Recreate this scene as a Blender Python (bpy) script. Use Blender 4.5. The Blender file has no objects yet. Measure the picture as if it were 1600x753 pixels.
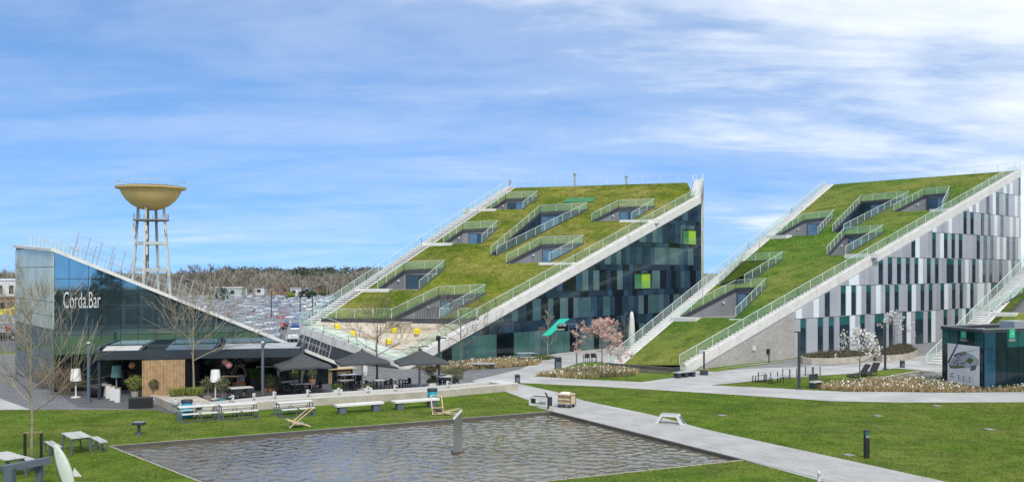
import bpy, math, random
import numpy as np
from mathutils import Vector, Matrix
from mathutils.geometry import tessellate_polygon

R = math.radians
rng = random.Random(7)
nrg = np.random.default_rng(11)
scene = bpy.context.scene
COL = scene.collection

# ------------------------------------------------------------------ camera, sky, sun, exposure
FPX, EYE, CX, HY = 1500.0, 8.0, 800.0, 424.0      # focal length in photo pixels, eye height, horizon row
cam = bpy.data.cameras.new('camera')
cam.sensor_width = 36.0
cam.lens = 36.0 * FPX / 1600.0
cam.shift_y = (HY - 376.5) / 1600.0
cam.clip_start, cam.clip_end = 0.5, 8000.0
cam_ob = bpy.data.objects.new('camera', cam)
cam_ob.location = (0, 0, EYE)
cam_ob.rotation_euler = (R(90), 0, 0)
COL.objects.link(cam_ob)
scene.camera = cam_ob

SUN_EL, SUN_AZ = R(47), R(166)                    # azimuth clockwise from +Y: behind the camera, a little to its right
sun_from = Vector((math.sin(SUN_AZ) * math.cos(SUN_EL), math.cos(SUN_AZ) * math.cos(SUN_EL), math.sin(SUN_EL)))
sl = bpy.data.lights.new('sun', 'SUN')
sl.energy, sl.angle, sl.color = 2.3, R(20.0), (1.0, 0.95, 0.87)
sun = bpy.data.objects.new('sun', sl)
sun.rotation_euler = sun_from.to_track_quat('Z', 'Y').to_euler()
COL.objects.link(sun)

world = bpy.data.worlds.new('World')
scene.world = world
world.use_nodes = True
wt = world.node_tree
wt.nodes.clear()
def wn(t, **k):
    n = wt.nodes.new(t)
    for a, v in k.items():
        setattr(n, a, v)
    return n
def wmath(op, a, b=None, clamp=False):
    n = wn('ShaderNodeMath', operation=op, use_clamp=clamp)
    for i, v in enumerate((a, b)):
        if v is None:
            continue
        if hasattr(v, 'node'):
            wt.links.new(v, n.inputs[i])
        else:
            n.inputs[i].default_value = v
    return n.outputs[0]
sky = wn('ShaderNodeTexSky', sky_type='NISHITA')
sky.sun_disc = False
sky.sun_elevation, sky.sun_rotation = SUN_EL, SUN_AZ
sky.air_density, sky.dust_density, sky.ozone_density = 1.0, 0.25, 3.0
tc = wn('ShaderNodeTexCoord')
sep = wn('ShaderNodeSeparateXYZ')
wt.links.new(tc.outputs['Generated'], sep.inputs[0])
zc = wmath('MAXIMUM', sep.outputs['Z'], 0.0)
comb0 = wn('ShaderNodeCombineXYZ')
wt.links.new(sep.outputs['X'], comb0.inputs[0]); wt.links.new(sep.outputs['Y'], comb0.inputs[1]); wt.links.new(wmath('ADD', wmath('MULTIPLY', zc, 0.9), 0.20), comb0.inputs[2])
nrmv = wn('ShaderNodeVectorMath', operation='NORMALIZE')
wt.links.new(comb0.outputs[0], nrmv.inputs[0])
wt.links.new(nrmv.outputs[0], sky.inputs[0])
den = wmath('ADD', zc, 0.13)
u = wmath('DIVIDE', sep.outputs['X'], den)
v = wmath('DIVIDE', sep.outputs['Y'], den)
comb = wn('ShaderNodeCombineXYZ')
wt.links.new(u, comb.inputs[0]); wt.links.new(v, comb.inputs[1])
def wnoise(scale, detail, rough, loc, rotz, sc, distort=0.0):
    mp = wn('ShaderNodeMapping')
    mp.inputs['Location'].default_value = loc
    mp.inputs['Rotation'].default_value = (0, 0, rotz)
    mp.inputs['Scale'].default_value = sc
    wt.links.new(comb.outputs[0], mp.inputs[0])
    nz = wn('ShaderNodeTexNoise')
    nz.inputs['Scale'].default_value = scale
    nz.inputs['Detail'].default_value = detail
    nz.inputs['Roughness'].default_value = rough
    nz.inputs['Distortion'].default_value = distort
    wt.links.new(mp.outputs[0], nz.inputs['Vector'])
    return nz.outputs['Fac']
def wrange(x, a, b, c=0.0, d=1.0):
    n = wn('ShaderNodeMapRange', interpolation_type='SMOOTHSTEP')
    wt.links.new(x, n.inputs[0])
    for i, q in enumerate((a, b, c, d)):
        n.inputs[i + 1].default_value = q
    return n.outputs[0]
streak = wnoise(0.62, 9, 0.60, (3.1, 0.4, 0.0), R(28), (1.0, 2.1, 1.0), 0.5)
fine = wnoise(3.6, 7, 0.62, (1.7, 5.2, 0.0), R(20), (1.0, 1.5, 1.0), 0.3)
broad = wnoise(0.30, 3, 0.5, (7.3, 2.2, 0.0), R(30), (1.0, 1.6, 1.0), 0.2)
lift = wmath('MULTIPLY', wrange(wmath('ADD', wmath('MULTIPLY', u, 0.42), wmath('MULTIPLY', zc, 3.6)), 0.45, 1.40), 0.23)   # a cloud bank to the right
cover = wmath('ADD', lift, wmath('ADD', wmath('MULTIPLY', streak, 0.62), wmath('ADD', wmath('MULTIPLY', fine, 0.22), wmath('MULTIPLY', broad, 0.36))))
thick = wrange(cover, 0.56, 0.94)
veil = wrange(cover, 0.42, 0.82, 0.04, 0.36)
cl = wmath('MAXIMUM', thick, veil)
mixc = wn('ShaderNodeMix', data_type='RGBA')
tint = wn('ShaderNodeMix', data_type='RGBA', blend_type='MULTIPLY')
tint.inputs[0].default_value = 1.0
wt.links.new(sky.outputs[0], tint.inputs[6])
tint.inputs[7].default_value = (0.62, 0.89, 1.10, 1)
wt.links.new(cl, mixc.inputs[0])
wt.links.new(tint.outputs[2], mixc.inputs[6])
mixc.inputs[7].default_value = (5.7, 6.1, 6.55, 1)
bg = wn('ShaderNodeBackground')
bg.inputs[1].default_value = 0.12
wt.links.new(mixc.outputs[2], bg.inputs[0])
wo = wn('ShaderNodeOutputWorld')
wt.links.new(bg.outputs[0], wo.inputs[0])

scene.view_settings.view_transform = 'Standard'
scene.view_settings.look = 'None'
scene.view_settings.exposure = 0.52
scene.view_settings.gamma = 1.0
scene.view_settings.use_curve_mapping = False
scene.render.engine = 'CYCLES'
scene.cycles.max_bounces = 8
scene.cycles.transparent_max_bounces = 24
scene.cycles.caustics_reflective = False
scene.cycles.caustics_refractive = False

# ------------------------------------------------------------------ survey helpers: photo measurement -> metres
def G(px, py, z=0.0):
    """point on the level z seen at that photo pixel"""
    d = FPX * (EYE - z) / (py - HY)
    return Vector(((px - CX) * d / FPX, d, z))
def P(px, py, Y):
    return Vector(((px - CX) * Y / FPX, Y, EYE - (py - HY) * Y / FPX))
def UP(px, py, base):
    """height above ground of pixel row py for something standing at base"""
    return EYE - (py - HY) * base.y / FPX

# ------------------------------------------------------------------ materials
MATS = {}
def nlink(t, a, b):
    t.links.new(a, b)
def mat(name, col, rough=0.6, metal=0.0, var=0.12, scale=2.0, bump=0.0, bscale=30.0, spec=0.5, col2=None, island=0.0, detail=5, extra=None, coat=0.0):
    """Principled material whose colour wanders between two tones (world-space noise) and, if asked, from piece to piece"""
    m = bpy.data.materials.new(name)
    m.use_nodes = True
    t = m.node_tree
    b = t.nodes['Principled BSDF']
    b.inputs['Roughness'].default_value = rough
    b.inputs['Metallic'].default_value = metal
    b.inputs['Specular IOR Level'].default_value = spec
    b.inputs['Coat Weight'].default_value = coat
    geo = t.nodes.new('ShaderNodeNewGeometry')
    nz = t.nodes.new('ShaderNodeTexNoise')
    nz.inputs['Scale'].default_value = scale
    nz.inputs['Detail'].default_value = detail
    nz.inputs['Roughness'].default_value = 0.62
    nlink(t, geo.outputs['Position'], nz.inputs['Vector'])
    rg = t.nodes.new('ShaderNodeMapRange')
    rg.inputs[1].default_value, rg.inputs[2].default_value = 0.3, 0.7
    nlink(t, nz.outputs['Fac'], rg.inputs[0])
    mx = t.nodes.new('ShaderNodeMix'); mx.data_type = 'RGBA'
    c1 = [c * (1 - var) for c in col]
    c2 = list(col2) if col2 else [min(1, c * (1 + var)) for c in col]
    mx.inputs[6].default_value = (*c1, 1)
    mx.inputs[7].default_value = (*c2, 1)
    nlink(t, rg.outputs[0], mx.inputs[0])
    out = mx.outputs[2]
    if island:
        hs = t.nodes.new('ShaderNodeHueSaturation')
        vr = t.nodes.new('ShaderNodeMapRange')
        vr.inputs[3].default_value, vr.inputs[4].default_value = 1 - island, 1 + island
        nlink(t, geo.outputs['Random Per Island'], vr.inputs[0])
        nlink(t, vr.outputs[0], hs.inputs['Value'])
        nlink(t, out, hs.inputs['Color'])
        out = hs.outputs[0]
    nlink(t, out, b.inputs['Base Color'])
    if bump:
        bn = t.nodes.new('ShaderNodeTexNoise')
        bn.inputs['Scale'].default_value = bscale
        bn.inputs['Detail'].default_value = 4
        nlink(t, geo.outputs['Position'], bn.inputs['Vector'])
        bp = t.nodes.new('ShaderNodeBump')
        bp.inputs['Strength'].default_value = bump
        bp.inputs['Distance'].default_value = 0.03
        nlink(t, bn.outputs['Fac'], bp.inputs['Height'])
        nlink(t, bp.outputs[0], b.inputs['Normal'])
    if extra:
        extra(t, b, geo)
    MATS[name] = m
    return m

def grass_mat(name, dark, mid, dry, dry_amt, big, bump=0.9):
    m = bpy.data.materials.new(name); m.use_nodes = True
    t = m.node_tree; b = t.nodes['Principled BSDF']
    b.inputs['Roughness'].default_value = 0.85
    b.inputs['Specular IOR Level'].default_value = 0.15
    geo = t.nodes.new('ShaderNodeNewGeometry')
    def nz(sc, det, rough=0.6):
        n = t.nodes.new('ShaderNodeTexNoise')
        n.inputs['Scale'].default_value = sc; n.inputs['Detail'].default_value = det; n.inputs['Roughness'].default_value = rough
        nlink(t, geo.outputs['Position'], n.inputs['Vector'])
        return n.outputs['Fac']
    def rng_(x, a, b_, c=0.0, d=1.0):
        n = t.nodes.new('ShaderNodeMapRange'); nlink(t, x, n.inputs[0])
        for i, q in enumerate((a, b_, c, d)): n.inputs[i + 1].default_value = q
        return n.outputs[0]
    def mix(f, a, b_):
        n = t.nodes.new('ShaderNodeMix'); n.data_type = 'RGBA'
        nlink(t, f, n.inputs[0])
        for i, q in ((6, a), (7, b_)):
            if hasattr(q, 'node'): nlink(t, q, n.inputs[i])
            else: n.inputs[i].default_value = (*q, 1)
        return n.outputs[2]
    c = mix(rng_(nz(big * 2.6, 8, 0.68), 0.40, 0.60), dark, mid)
    c = mix(rng_(nz(big, 9, 0.70), 0.43, 0.62, 0.0, dry_amt), c, dry)
    c = mix(rng_(nz(big * 7.0, 6, 0.7), 0.48, 0.62, 0.0, 0.60), c, [q * 0.66 for q in dark])
    c = mix(rng_(nz(big * 11.0 + .4, 6, 0.7), 0.54, 0.70, 0.0, 0.55), c, [q * 1.12 for q in dry])
    c = mix(rng_(nz(9.0, 4, 0.7), 0.35, 0.7, 0.0, 0.26), c, [q * 0.5 for q in dark])
    hs = t.nodes.new('ShaderNodeHueSaturation')
    nlink(t, rng_(geo.outputs['Random Per Island'], 0, 1, 0.82, 1.2), hs.inputs['Value'])
    nlink(t, c, hs.inputs['Color'])
    nlink(t, hs.outputs[0], b.inputs['Base Color'])
    bp = t.nodes.new('ShaderNodeBump'); bp.inputs['Strength'].default_value = bump; bp.inputs['Distance'].default_value = 0.08
    nlink(t, nz(14.0, 6, 0.75), bp.inputs['Height']); nlink(t, bp.outputs[0], b.inputs['Normal'])
    MATS[name] = m
    return m

def glass_mat(name, tint, amount):
    """thin see-through sheet: tinted transmission with a surface reflection"""
    m = bpy.data.materials.new(name); m.use_nodes = True
    t = m.node_tree; t.nodes.clear()
    tr = t.nodes.new('ShaderNodeBsdfTransparent'); tr.inputs[0].default_value = (*tint, 1)
    d1_ = t.nodes.new('ShaderNodeBsdfDiffuse'); d1_.inputs[0].default_value = (0.66, 0.86, 0.74, 1)
    d2_ = t.nodes.new('ShaderNodeBsdfTranslucent'); d2_.inputs[0].default_value = (0.66, 0.86, 0.74, 1)
    df = t.nodes.new('ShaderNodeMixShader'); nlink(t, d1_.outputs[0], df.inputs[1]); nlink(t, d2_.outputs[0], df.inputs[2])
    m0 = t.nodes.new('ShaderNodeMixShader'); m0.inputs[0].default_value = amount
    gl = t.nodes.new('ShaderNodeBsdfGlossy'); gl.inputs['Roughness'].default_value = 0.04
    fr = t.nodes.new('ShaderNodeFresnel'); fr.inputs[0].default_value = 1.5
    m1 = t.nodes.new('ShaderNodeMixShader'); o = t.nodes.new('ShaderNodeOutputMaterial')
    nlink(t, tr.outputs[0], m0.inputs[1]); nlink(t, df.outputs[0], m0.inputs[2])
    geo = t.nodes.new('ShaderNodeNewGeometry'); inv = t.nodes.new('ShaderNodeMath'); inv.operation = 'SUBTRACT'; inv.inputs[0].default_value = 1.0
    nlink(t, geo.outputs['Backfacing'], inv.inputs[1])
    mu = t.nodes.new('ShaderNodeMath'); mu.operation = 'MULTIPLY'; nlink(t, fr.outputs[0], mu.inputs[0]); nlink(t, inv.outputs[0], mu.inputs[1])
    nlink(t, mu.outputs[0], m1.inputs[0]); nlink(t, m0.outputs[0], m1.inputs[1]); nlink(t, gl.outputs[0], m1.inputs[2])
    nlink(t, m1.outputs[0], o.inputs[0])
    MATS[name] = m
    return m

grass_mat('lawn', (0.082, 0.160, 0.013), (0.150, 0.238, 0.022), (0.255, 0.250, 0.066), 0.50, 0.13)
grass_mat('roof_turf', (0.085, 0.145, 0.010), (0.185, 0.225, 0.018), (0.370, 0.305, 0.090), 0.90, 0.085)
grass_mat('roof_turf_fresh', (0.062, 0.150, 0.012), (0.125, 0.225, 0.020), (0.300, 0.270, 0.072), 0.66, 0.07)
glass_mat('railing_glass', (0.95, 1.0, 0.975), 0.10)
glass_mat('clear_glass', (0.88, 0.95, 0.95), 0.04)

def weathered(t, b, geo):
    """brown rain streaks and blotches on pale concrete"""
    n = t.nodes.new('ShaderNodeTexNoise'); n.inputs['Scale'].default_value = 1.1; n.inputs['Detail'].default_value = 8; n.inputs['Roughness'].default_value = 0.7
    mp = t.nodes.new('ShaderNodeMapping'); mp.inputs['Scale'].default_value = (1, 1, 0.35)
    nlink(t, geo.outputs['Position'], mp.inputs[0]); nlink(t, mp.outputs[0], n.inputs['Vector'])
    r = t.nodes.new('ShaderNodeMapRange'); r.inputs[1].default_value, r.inputs[2].default_value, r.inputs[4].default_value = 0.58, 0.76, 0.75
    nlink(t, n.outputs['Fac'], r.inputs[0])
    mx = t.nodes.new('ShaderNodeMix'); mx.data_type = 'RGBA'
    src = b.inputs['Base Color'].links[0].from_socket
    nlink(t, r.outputs[0], mx.inputs[0]); nlink(t, src, mx.inputs[6]); mx.inputs[7].default_value = (0.30, 0.245, 0.18, 1)
    nlink(t, mx.outputs[2], b.inputs['Base Color'])
mat('white_concrete', (0.62, 0.61, 0.58), 0.7, var=0.10, scale=1.3, bump=0.25, bscale=9, extra=weathered)
mat('stone_step', (0.57, 0.51, 0.42), 0.75, var=0.22, scale=1.6, bump=0.3, bscale=8, extra=weathered, island=0.10)
mat('stone_step_dark', (0.40, 0.345, 0.265), 0.75, var=0.22, scale=1.6, bump=0.3, bscale=8, extra=weathered)
mat('drain_plate', (0.20, 0.19, 0.13), 0.85, var=0.25, scale=6)
mat('pale_concrete', (0.40, 0.365, 0.30), 0.8, var=0.20, scale=1.4, bump=0.3, bscale=12)
mat('kerb_white', (0.55, 0.54, 0.51), 0.7, var=0.08, bump=0.1)
mat('path', (0.39, 0.385, 0.37), 0.8, var=0.24, scale=0.35, bump=0.15, bscale=25, detail=9)
mat('slab', (0.36, 0.355, 0.34), 0.78, var=0.16, scale=0.6, bump=0.2, bscale=22, detail=9, island=0.05)
mat('asphalt', (0.10, 0.10, 0.105), 0.9, var=0.2, scale=0.4, bump=0.2)
mat('far_ground', (0.15, 0.145, 0.10), 0.95, var=0.3, scale=0.03, bump=0.2)
mat('soil', (0.09, 0.065, 0.04), 0.95, var=0.3, scale=3, bump=0.5)
mat('steel_edge', (0.10, 0.095, 0.085), 0.55, var=0.2, metal=0.3)
mat('dark_trim', (0.045, 0.05, 0.058), 0.5, var=0.15)
mat('dark_wall', (0.05, 0.055, 0.065), 0.6, var=0.2)
mat('grey_panel_wall', (0.215, 0.225, 0.24), 0.55, var=0.08, scale=0.8)
mat('roof_floor', (0.24, 0.235, 0.225), 0.8, var=0.1)
mat('galvanised', (0.42, 0.44, 0.45), 0.4, metal=0.6, var=0.1)
mat('rail_steel', (0.62, 0.66, 0.64), 0.45, metal=0.0, var=0.06)
mat('charcoal_metal', (0.035, 0.045, 0.055), 0.5, var=0.15, metal=0.2)
mat('slate_metal', (0.11, 0.145, 0.175), 0.5, var=0.10, metal=0.2)
mat('black_metal', (0.014, 0.015, 0.017), 0.5, var=0.2)
mat('white_paint', (0.60, 0.60, 0.58), 0.5, var=0.06, scale=4)
mat('white_board', (0.72, 0.72, 0.72), 0.4, var=0.03)
mat('grey_board', (0.46, 0.46, 0.44), 0.7, var=0.16, scale=5, bump=0.2)
mat('timber', (0.42, 0.27, 0.14), 0.7, var=0.28, scale=3, bump=0.3, bscale=18, island=0.22)
mat('pale_timber', (0.55, 0.42, 0.26), 0.7, var=0.2, scale=4, island=0.12)
mat('old_timber', (0.25, 0.18, 0.115), 0.8, var=0.3, scale=3, bump=0.3, island=0.15)
mat('yellow_paint', (0.78, 0.62, 0.02), 0.45, var=0.06)
mat('tank_yellow', (0.95, 0.66, 0.23), 0.6, var=0.14, scale=0.5, detail=8)
mat('tank_rim', (0.22, 0.20, 0.15), 0.7, var=0.25)
mat('tower_concrete', (0.50, 0.54, 0.50), 0.75, var=0.12, scale=0.8)
mat('sign_green', (0.02, 0.56, 0.40), 0.5, var=0.04)
mat('logo_green', (0.03, 0.42, 0.22), 0.4, var=0.05)
mat('lime_paint', (0.30, 0.48, 0.03), 0.5, var=0.08)
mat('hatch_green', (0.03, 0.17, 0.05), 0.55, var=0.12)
mat('parasol_cloth', (0.052, 0.058, 0.060), 0.8, var=0.14, scale=3, bump=0.15, bscale=60)
mat('rattan_black', (0.02, 0.02, 0.022), 0.6, var=0.2, scale=20)
mat('table_top', (0.50, 0.50, 0.49), 0.5, var=0.08)
mat('turquoise', (0.01, 0.30, 0.42), 0.45, var=0.1)
mat('terracotta', (0.30, 0.16, 0.09), 0.8, var=0.2)
mat('lamp_fabric', (0.72, 0.72, 0.68), 0.7, var=0.05)
mat('lamp_green', (0.22, 0.45, 0.38), 0.6, var=0.08)
mat('paper_pink', (0.62, 0.26, 0.27), 0.6, var=0.1)
mat('paper_orange', (0.60, 0.28, 0.15), 0.6, var=0.1)
mat('cushion', (0.42, 0.17, 0.05), 0.8, var=0.15)
mat('canvas_grey', (0.35, 0.37, 0.40), 0.8, var=0.1)
mat('board_green', (0.50, 0.57, 0.49), 0.35, var=0.06, scale=1.5)
mat('steel_mirror', (0.42, 0.42, 0.40), 0.22, metal=0.85, var=0.12, scale=2)
mat('bark', (0.145, 0.120, 0.090), 0.9, var=0.3, scale=6, bump=0.5, bscale=30)
mat('bark_pale', (0.27, 0.23, 0.16), 0.9, var=0.25, scale=6, bump=0.4, bscale=30)
mat('far_twigs', (0.225, 0.208, 0.165), 0.95, var=0.3, scale=0.05, island=0.32)  # distance haze put into the pale twig colour
mat('far_pine', (0.095, 0.118, 0.092), 0.95, var=0.3, scale=0.05, island=0.35)  # greyed pine colour carries the haze of distance
mat('petal_pink', (0.60, 0.41, 0.35), 0.7, var=0.15, scale=2, island=0.25)
mat('petal_white', (0.74, 0.72, 0.66), 0.7, var=0.06, scale=3, island=0.14)
mat('leaf_olive', (0.115, 0.125, 0.055), 0.75, var=0.25, scale=4, island=0.4)
mat('leaf_green', (0.075, 0.135, 0.025), 0.7, var=0.3, scale=4, island=0.4)
mat('leaf_lime', (0.20, 0.24, 0.045), 0.7, var=0.3, scale=4, island=0.4)
mat('leaf_dark', (0.025, 0.05, 0.018), 0.8, var=0.3, scale=1, island=0.4)
mat('heather', (0.09, 0.075, 0.045), 0.9, var=0.4, scale=3, island=0.4)
mat('dry_grass', (0.40, 0.285, 0.155), 0.85, var=0.25, scale=2, island=0.35)
mat('shrub_twig', (0.21, 0.165, 0.105), 0.9, var=0.3, scale=4, island=0.25)
mat('flower_white', (0.80, 0.79, 0.70), 0.7, var=0.05, island=0.1)
mat('flower_yellow', (0.72, 0.58, 0.12), 0.7, var=0.05, island=0.1)
# facade glass: opaque spandrel and window glass, smooth and reflecting
mat('glass_navy', (0.018, 0.038, 0.062), 0.07, var=0.3, scale=0.5, spec=0.55)
mat('glass_blue', (0.032, 0.068, 0.105), 0.09, var=0.25, scale=0.5, spec=0.5)
mat('glass_teal', (0.050, 0.105, 0.120), 0.08, var=0.25, scale=0.7, spec=0.5)
mat('glass_pale', (0.085, 0.145, 0.155), 0.10, var=0.2, scale=0.7, spec=0.5)
mat('glass_sea', (0.052, 0.122, 0.115), 0.07, var=0.35, scale=0.5, spec=0.5)
mat('glass_black', (0.006, 0.011, 0.016), 0.05, var=0.4, scale=0.5, spec=0.55)
mat('mirror_blue', (0.21, 0.33, 0.38), 0.03, var=0.25, scale=0.25, metal=0.9, spec=0.95)
mat('mirror_pale', (0.44, 0.52, 0.48), 0.28, var=0.2, scale=0.6, spec=0.35)
mat('glass_sky', (0.085, 0.170, 0.255), 0.06, var=0.3, scale=0.8, spec=0.6)  # terrace panes: reflected sky put into the blue base colour
mat('window_dark', (0.020, 0.042, 0.060), 0.05, var=0.5, scale=0.6, spec=0.6)
mat('window_teal', (0.025, 0.120, 0.125), 0.10, var=0.2, scale=0.8)
mat('panel_grey', (0.44, 0.46, 0.505), 0.38, var=0.10, scale=0.35, metal=0.15, detail=8)
mat('panel_grey_dark', (0.375, 0.395, 0.44), 0.38, var=0.10, scale=0.35, metal=0.15, detail=8)
mat('panel_white', (0.70, 0.77, 0.79), 0.35, var=0.05, scale=0.5)

def brick_mat(name, c1, c2, cm, sw, sh, mortar=0.012, bump=0.5, rot=0.0, upright=False, var=0.25):
    m = bpy.data.materials.new(name); m.use_nodes = True
    t = m.node_tree; b = t.nodes['Principled BSDF']; b.inputs['Roughness'].default_value = 0.85
    geo = t.nodes.new('ShaderNodeNewGeometry'); mp = t.nodes.new('ShaderNodeMapping')
    nlink(t, geo.outputs['Position'], mp.inputs[0])
    if upright:
        mp.vector_type = 'POINT'
        mp.inputs['Rotation'].default_value = (R(-90), 0, 0)
        pre = t.nodes.new('ShaderNodeMapping'); pre.inputs['Rotation'].default_value = (0, 0, -rot)
        nlink(t, geo.outputs['Position'], pre.inputs[0]); nlink(t, pre.outputs[0], mp.inputs[0])
    else:
        mp.inputs['Rotation'].default_value = (0, 0, rot)
    br = t.nodes.new('ShaderNodeTexBrick')
    br.inputs['Color1'].default_value = (*c1, 1); br.inputs['Color2'].default_value = (*c2, 1); br.inputs['Mortar'].default_value = (*cm, 1)
    br.inputs['Scale'].default_value = 1.0; br.inputs['Brick Width'].default_value = sw; br.inputs['Row Height'].default_value = sh
    br.inputs['Mortar Size'].default_value = mortar; br.inputs['Bias'].default_value = 0.0
    nlink(t, mp.outputs[0], br.inputs['Vector'])
    n = t.nodes.new('ShaderNodeTexNoise'); n.inputs['Scale'].default_value = 0.5; n.inputs['Detail'].default_value = 9; n.inputs['Roughness'].default_value = 0.68
    nlink(t, geo.outputs['Position'], n.inputs['Vector'])
    r = t.nodes.new('ShaderNodeMapRange'); r.inputs[1].default_value, r.inputs[2].default_value, r.inputs[3].default_value, r.inputs[4].default_value = 0.3, 0.7, 1 - var, 1 + var
    nlink(t, n.outputs['Fac'], r.inputs[0])
    hs = t.nodes.new('ShaderNodeHueSaturation'); nlink(t, r.outputs[0], hs.inputs['Value']); nlink(t, br.outputs['Color'], hs.inputs['Color'])
    nlink(t, hs.outputs[0], b.inputs['Base Color'])
    bp = t.nodes.new('ShaderNodeBump'); bp.inputs['Strength'].default_value = bump; bp.inputs['Distance'].default_value = 0.02; bp.invert = True
    nlink(t, br.outputs['Fac'], bp.inputs['Height']); nlink(t, bp.outputs[0], b.inputs['Normal'])
    MATS[name] = m
    return m
mat('kiosk_glass', (0.006, 0.018, 0.026), 0.06, var=0.4, scale=0.8, spec=0.35)
mat('kiosk_blue', (0.015, 0.060, 0.105), 0.06, var=0.4, scale=0.8, spec=0.4)
mat('kiosk_teal', (0.015, 0.075, 0.080), 0.06, var=0.4, scale=0.8, spec=0.4)
mat('car_glass', (0.17, 0.185, 0.20), 0.15, spec=0.6)  # base colour lightened to stand in for sky reflected in the windscreens
brick_mat('plaza_brick', (0.185, 0.185, 0.19), (0.145, 0.145, 0.15), (0.10, 0.10, 0.10), 0.42, 0.21, rot=R(20))
brick_mat('terrace_brick', (0.115, 0.115, 0.122), (0.092, 0.092, 0.098), (0.06, 0.06, 0.06), 0.42, 0.21, rot=R(12))
brick_mat('road_brick', (0.235, 0.235, 0.238), (0.19, 0.19, 0.195), (0.13, 0.13, 0.13), 0.5, 0.25, rot=R(43))

# ------------------------------------------------------------------ mesh and object helpers
ORG = {}
class MB:
    """collects geometry for ONE mesh"""
    def __init__(s):
        s.v, s.f, s.m = [], [], []
    def add(s, vs, fs, m=0):
        o = len(s.v)
        s.v += [tuple(p) for p in vs]
        s.f += [tuple(i + o for i in f) for f in fs]
        s.m += [m] * len(fs)
        return s
    def box(s, c, d, rz=0.0, m=0, taper=1.0):
        x, y, z = (q / 2 for q in d)
        ca, sa = math.cos(rz), math.sin(rz)
        vs = []
        for dz in (-z, z):
            k = taper if dz > 0 else 1.0
            for dx, dy in ((-x, -y), (x, -y), (x, y), (-x, y)):
                dx *= k; dy *= k
                vs.append((c[0] + dx * ca - dy * sa, c[1] + dx * sa + dy * ca, c[2] + dz))
        return s.add(vs, [(0, 3, 2, 1), (4, 5, 6, 7), (0, 1, 5, 4), (1, 2, 6, 5), (2, 3, 7, 6), (3, 0, 4, 7)], m)
    def bbox(s, c, d, rz=0.0, m=0, b=0.02):
        """box with chamfered upright and top edges"""
        x, y, z = (q / 2 for q in d)
        ca, sa = math.cos(rz), math.sin(rz)
        ring = [(-x + b, -y), (x - b, -y), (x, -y + b), (x, y - b), (x - b, y), (-x + b, y), (-x, y - b), (-x, -y + b)]
        vs = []
        for zz, k in ((-z, 0), (z - b, 0), (z, b)):
            for dx, dy in ring:
                dx -= math.copysign(k, dx); dy -= math.copysign(k, dy)
                vs.append((c[0] + dx * ca - dy * sa, c[1] + dx * sa + dy * ca, c[2] + zz))
        fs = [tuple(range(7, -1, -1)), tuple(range(16, 24))]
        for r_ in (0, 8):
            for i in range(8):
                j = (i + 1) % 8
                fs.append((r_ + i, r_ + j, r_ + 8 + j, r_ + 8 + i))
        return s.add(vs, fs, m)
    def bar(s, a, b, w, h=None, m=0, up=Vector((0, 0, 1))):
        """rectangular bar between two points"""
        a, b = Vector(a), Vector(b)
        h = h or w
        d = (b - a)
        if d.length < 1e-6: return s
        d.normalize()
        if abs(d.dot(up)) > 0.98: up = Vector((0, 1, 0))
        sx = d.cross(up).normalized(); sy = sx.cross(d).normalized()
        vs = []
        for p in (a, b):
            for i, j in ((-1, -1), (1, -1), (1, 1), (-1, 1)):
                vs.append(p + sx * (i * w / 2) + sy * (j * h / 2))
        return s.add(vs, [(0, 1, 2, 3), (4, 7, 6, 5), (0, 4, 5, 1), (1, 5, 6, 2), (2, 6, 7, 3), (3, 7, 4, 0)], m)
    def tube(s, pts, rad, n=6, m=0, cap=True):
        pts = [Vector(p) for p in pts]
        if not hasattr(rad, '__len__'): rad = [rad] * len(pts)
        vs, fs = [], []
        ref = Vector((0.13, 0.21, 0.97)) if abs((pts[-1] - pts[0]).normalized().z) < 0.9 else Vector((1, 0.1, 0))
        for k, p in enumerate(pts):
            d = pts[min(k + 1, len(pts) - 1)] - pts[max(k - 1, 0)]
            d.normalize()
            sx = d.cross(ref).normalized(); sy = sx.cross(d)
            for i in range(n):
                a = 2 * math.pi * i / n
                vs.append(p + (sx * math.cos(a) + sy * math.sin(a)) * rad[k])
        for k in range(len(pts) - 1):
            for i in range(n):
                j = (i + 1) % n
                fs.append((k * n + i, k * n + j, k * n + n + j, k * n + n + i))
        if cap:
            fs.append(tuple(range(n - 1, -1, -1))); fs.append(tuple(range((len(pts) - 1) * n, len(pts) * n)))
        return s.add(vs, fs, m)
    def lathe(s, prof, n=16, c=(0, 0, 0), m=0, cap=True):
        """profile [(r, z)...] turned round the upright axis"""
        vs, fs = [], []
        for r_, z in prof:
            for i in range(n):
                a = 2 * math.pi * i / n
                vs.append((c[0] + r_ * math.cos(a), c[1] + r_ * math.sin(a), c[2] + z))
        for k in range(len(prof) - 1):
            for i in range(n):
                j = (i + 1) % n
                fs.append((k * n + i, k * n + j, k * n + n + j, k * n + n + i))
        if cap and prof[0][0] > 1e-4: fs.append(tuple(range(n - 1, -1, -1)))
        if cap and prof[-1][0] > 1e-4: fs.append(tuple(range((len(prof) - 1) * n, len(prof) * n)))
        return s.add(vs, fs, m)
    def prism(s, poly, z0, z1, m=0):
        """upright prism on a plan outline; z0/z1 numbers or functions of (x, y)"""
        f0 = z0 if callable(z0) else (lambda x, y: z0)
        f1 = z1 if callable(z1) else (lambda x, y: z1)
        n = len(poly)
        vs = [(p[0], p[1], f0(p[0], p[1])) for p in poly] + [(p[0], p[1], f1(p[0], p[1])) for p in poly]
        tri = tessellate_polygon([[Vector((p[0], p[1], 0)) for p in poly]])
        fs = [tuple(t) for t in tri] + [tuple(i + n for i in reversed(t)) for t in tri]
        for i in range(n):
            j = (i + 1) % n
            fs.append((i, j, n + j, n + i))
        return s.add(vs, fs, m)
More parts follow.
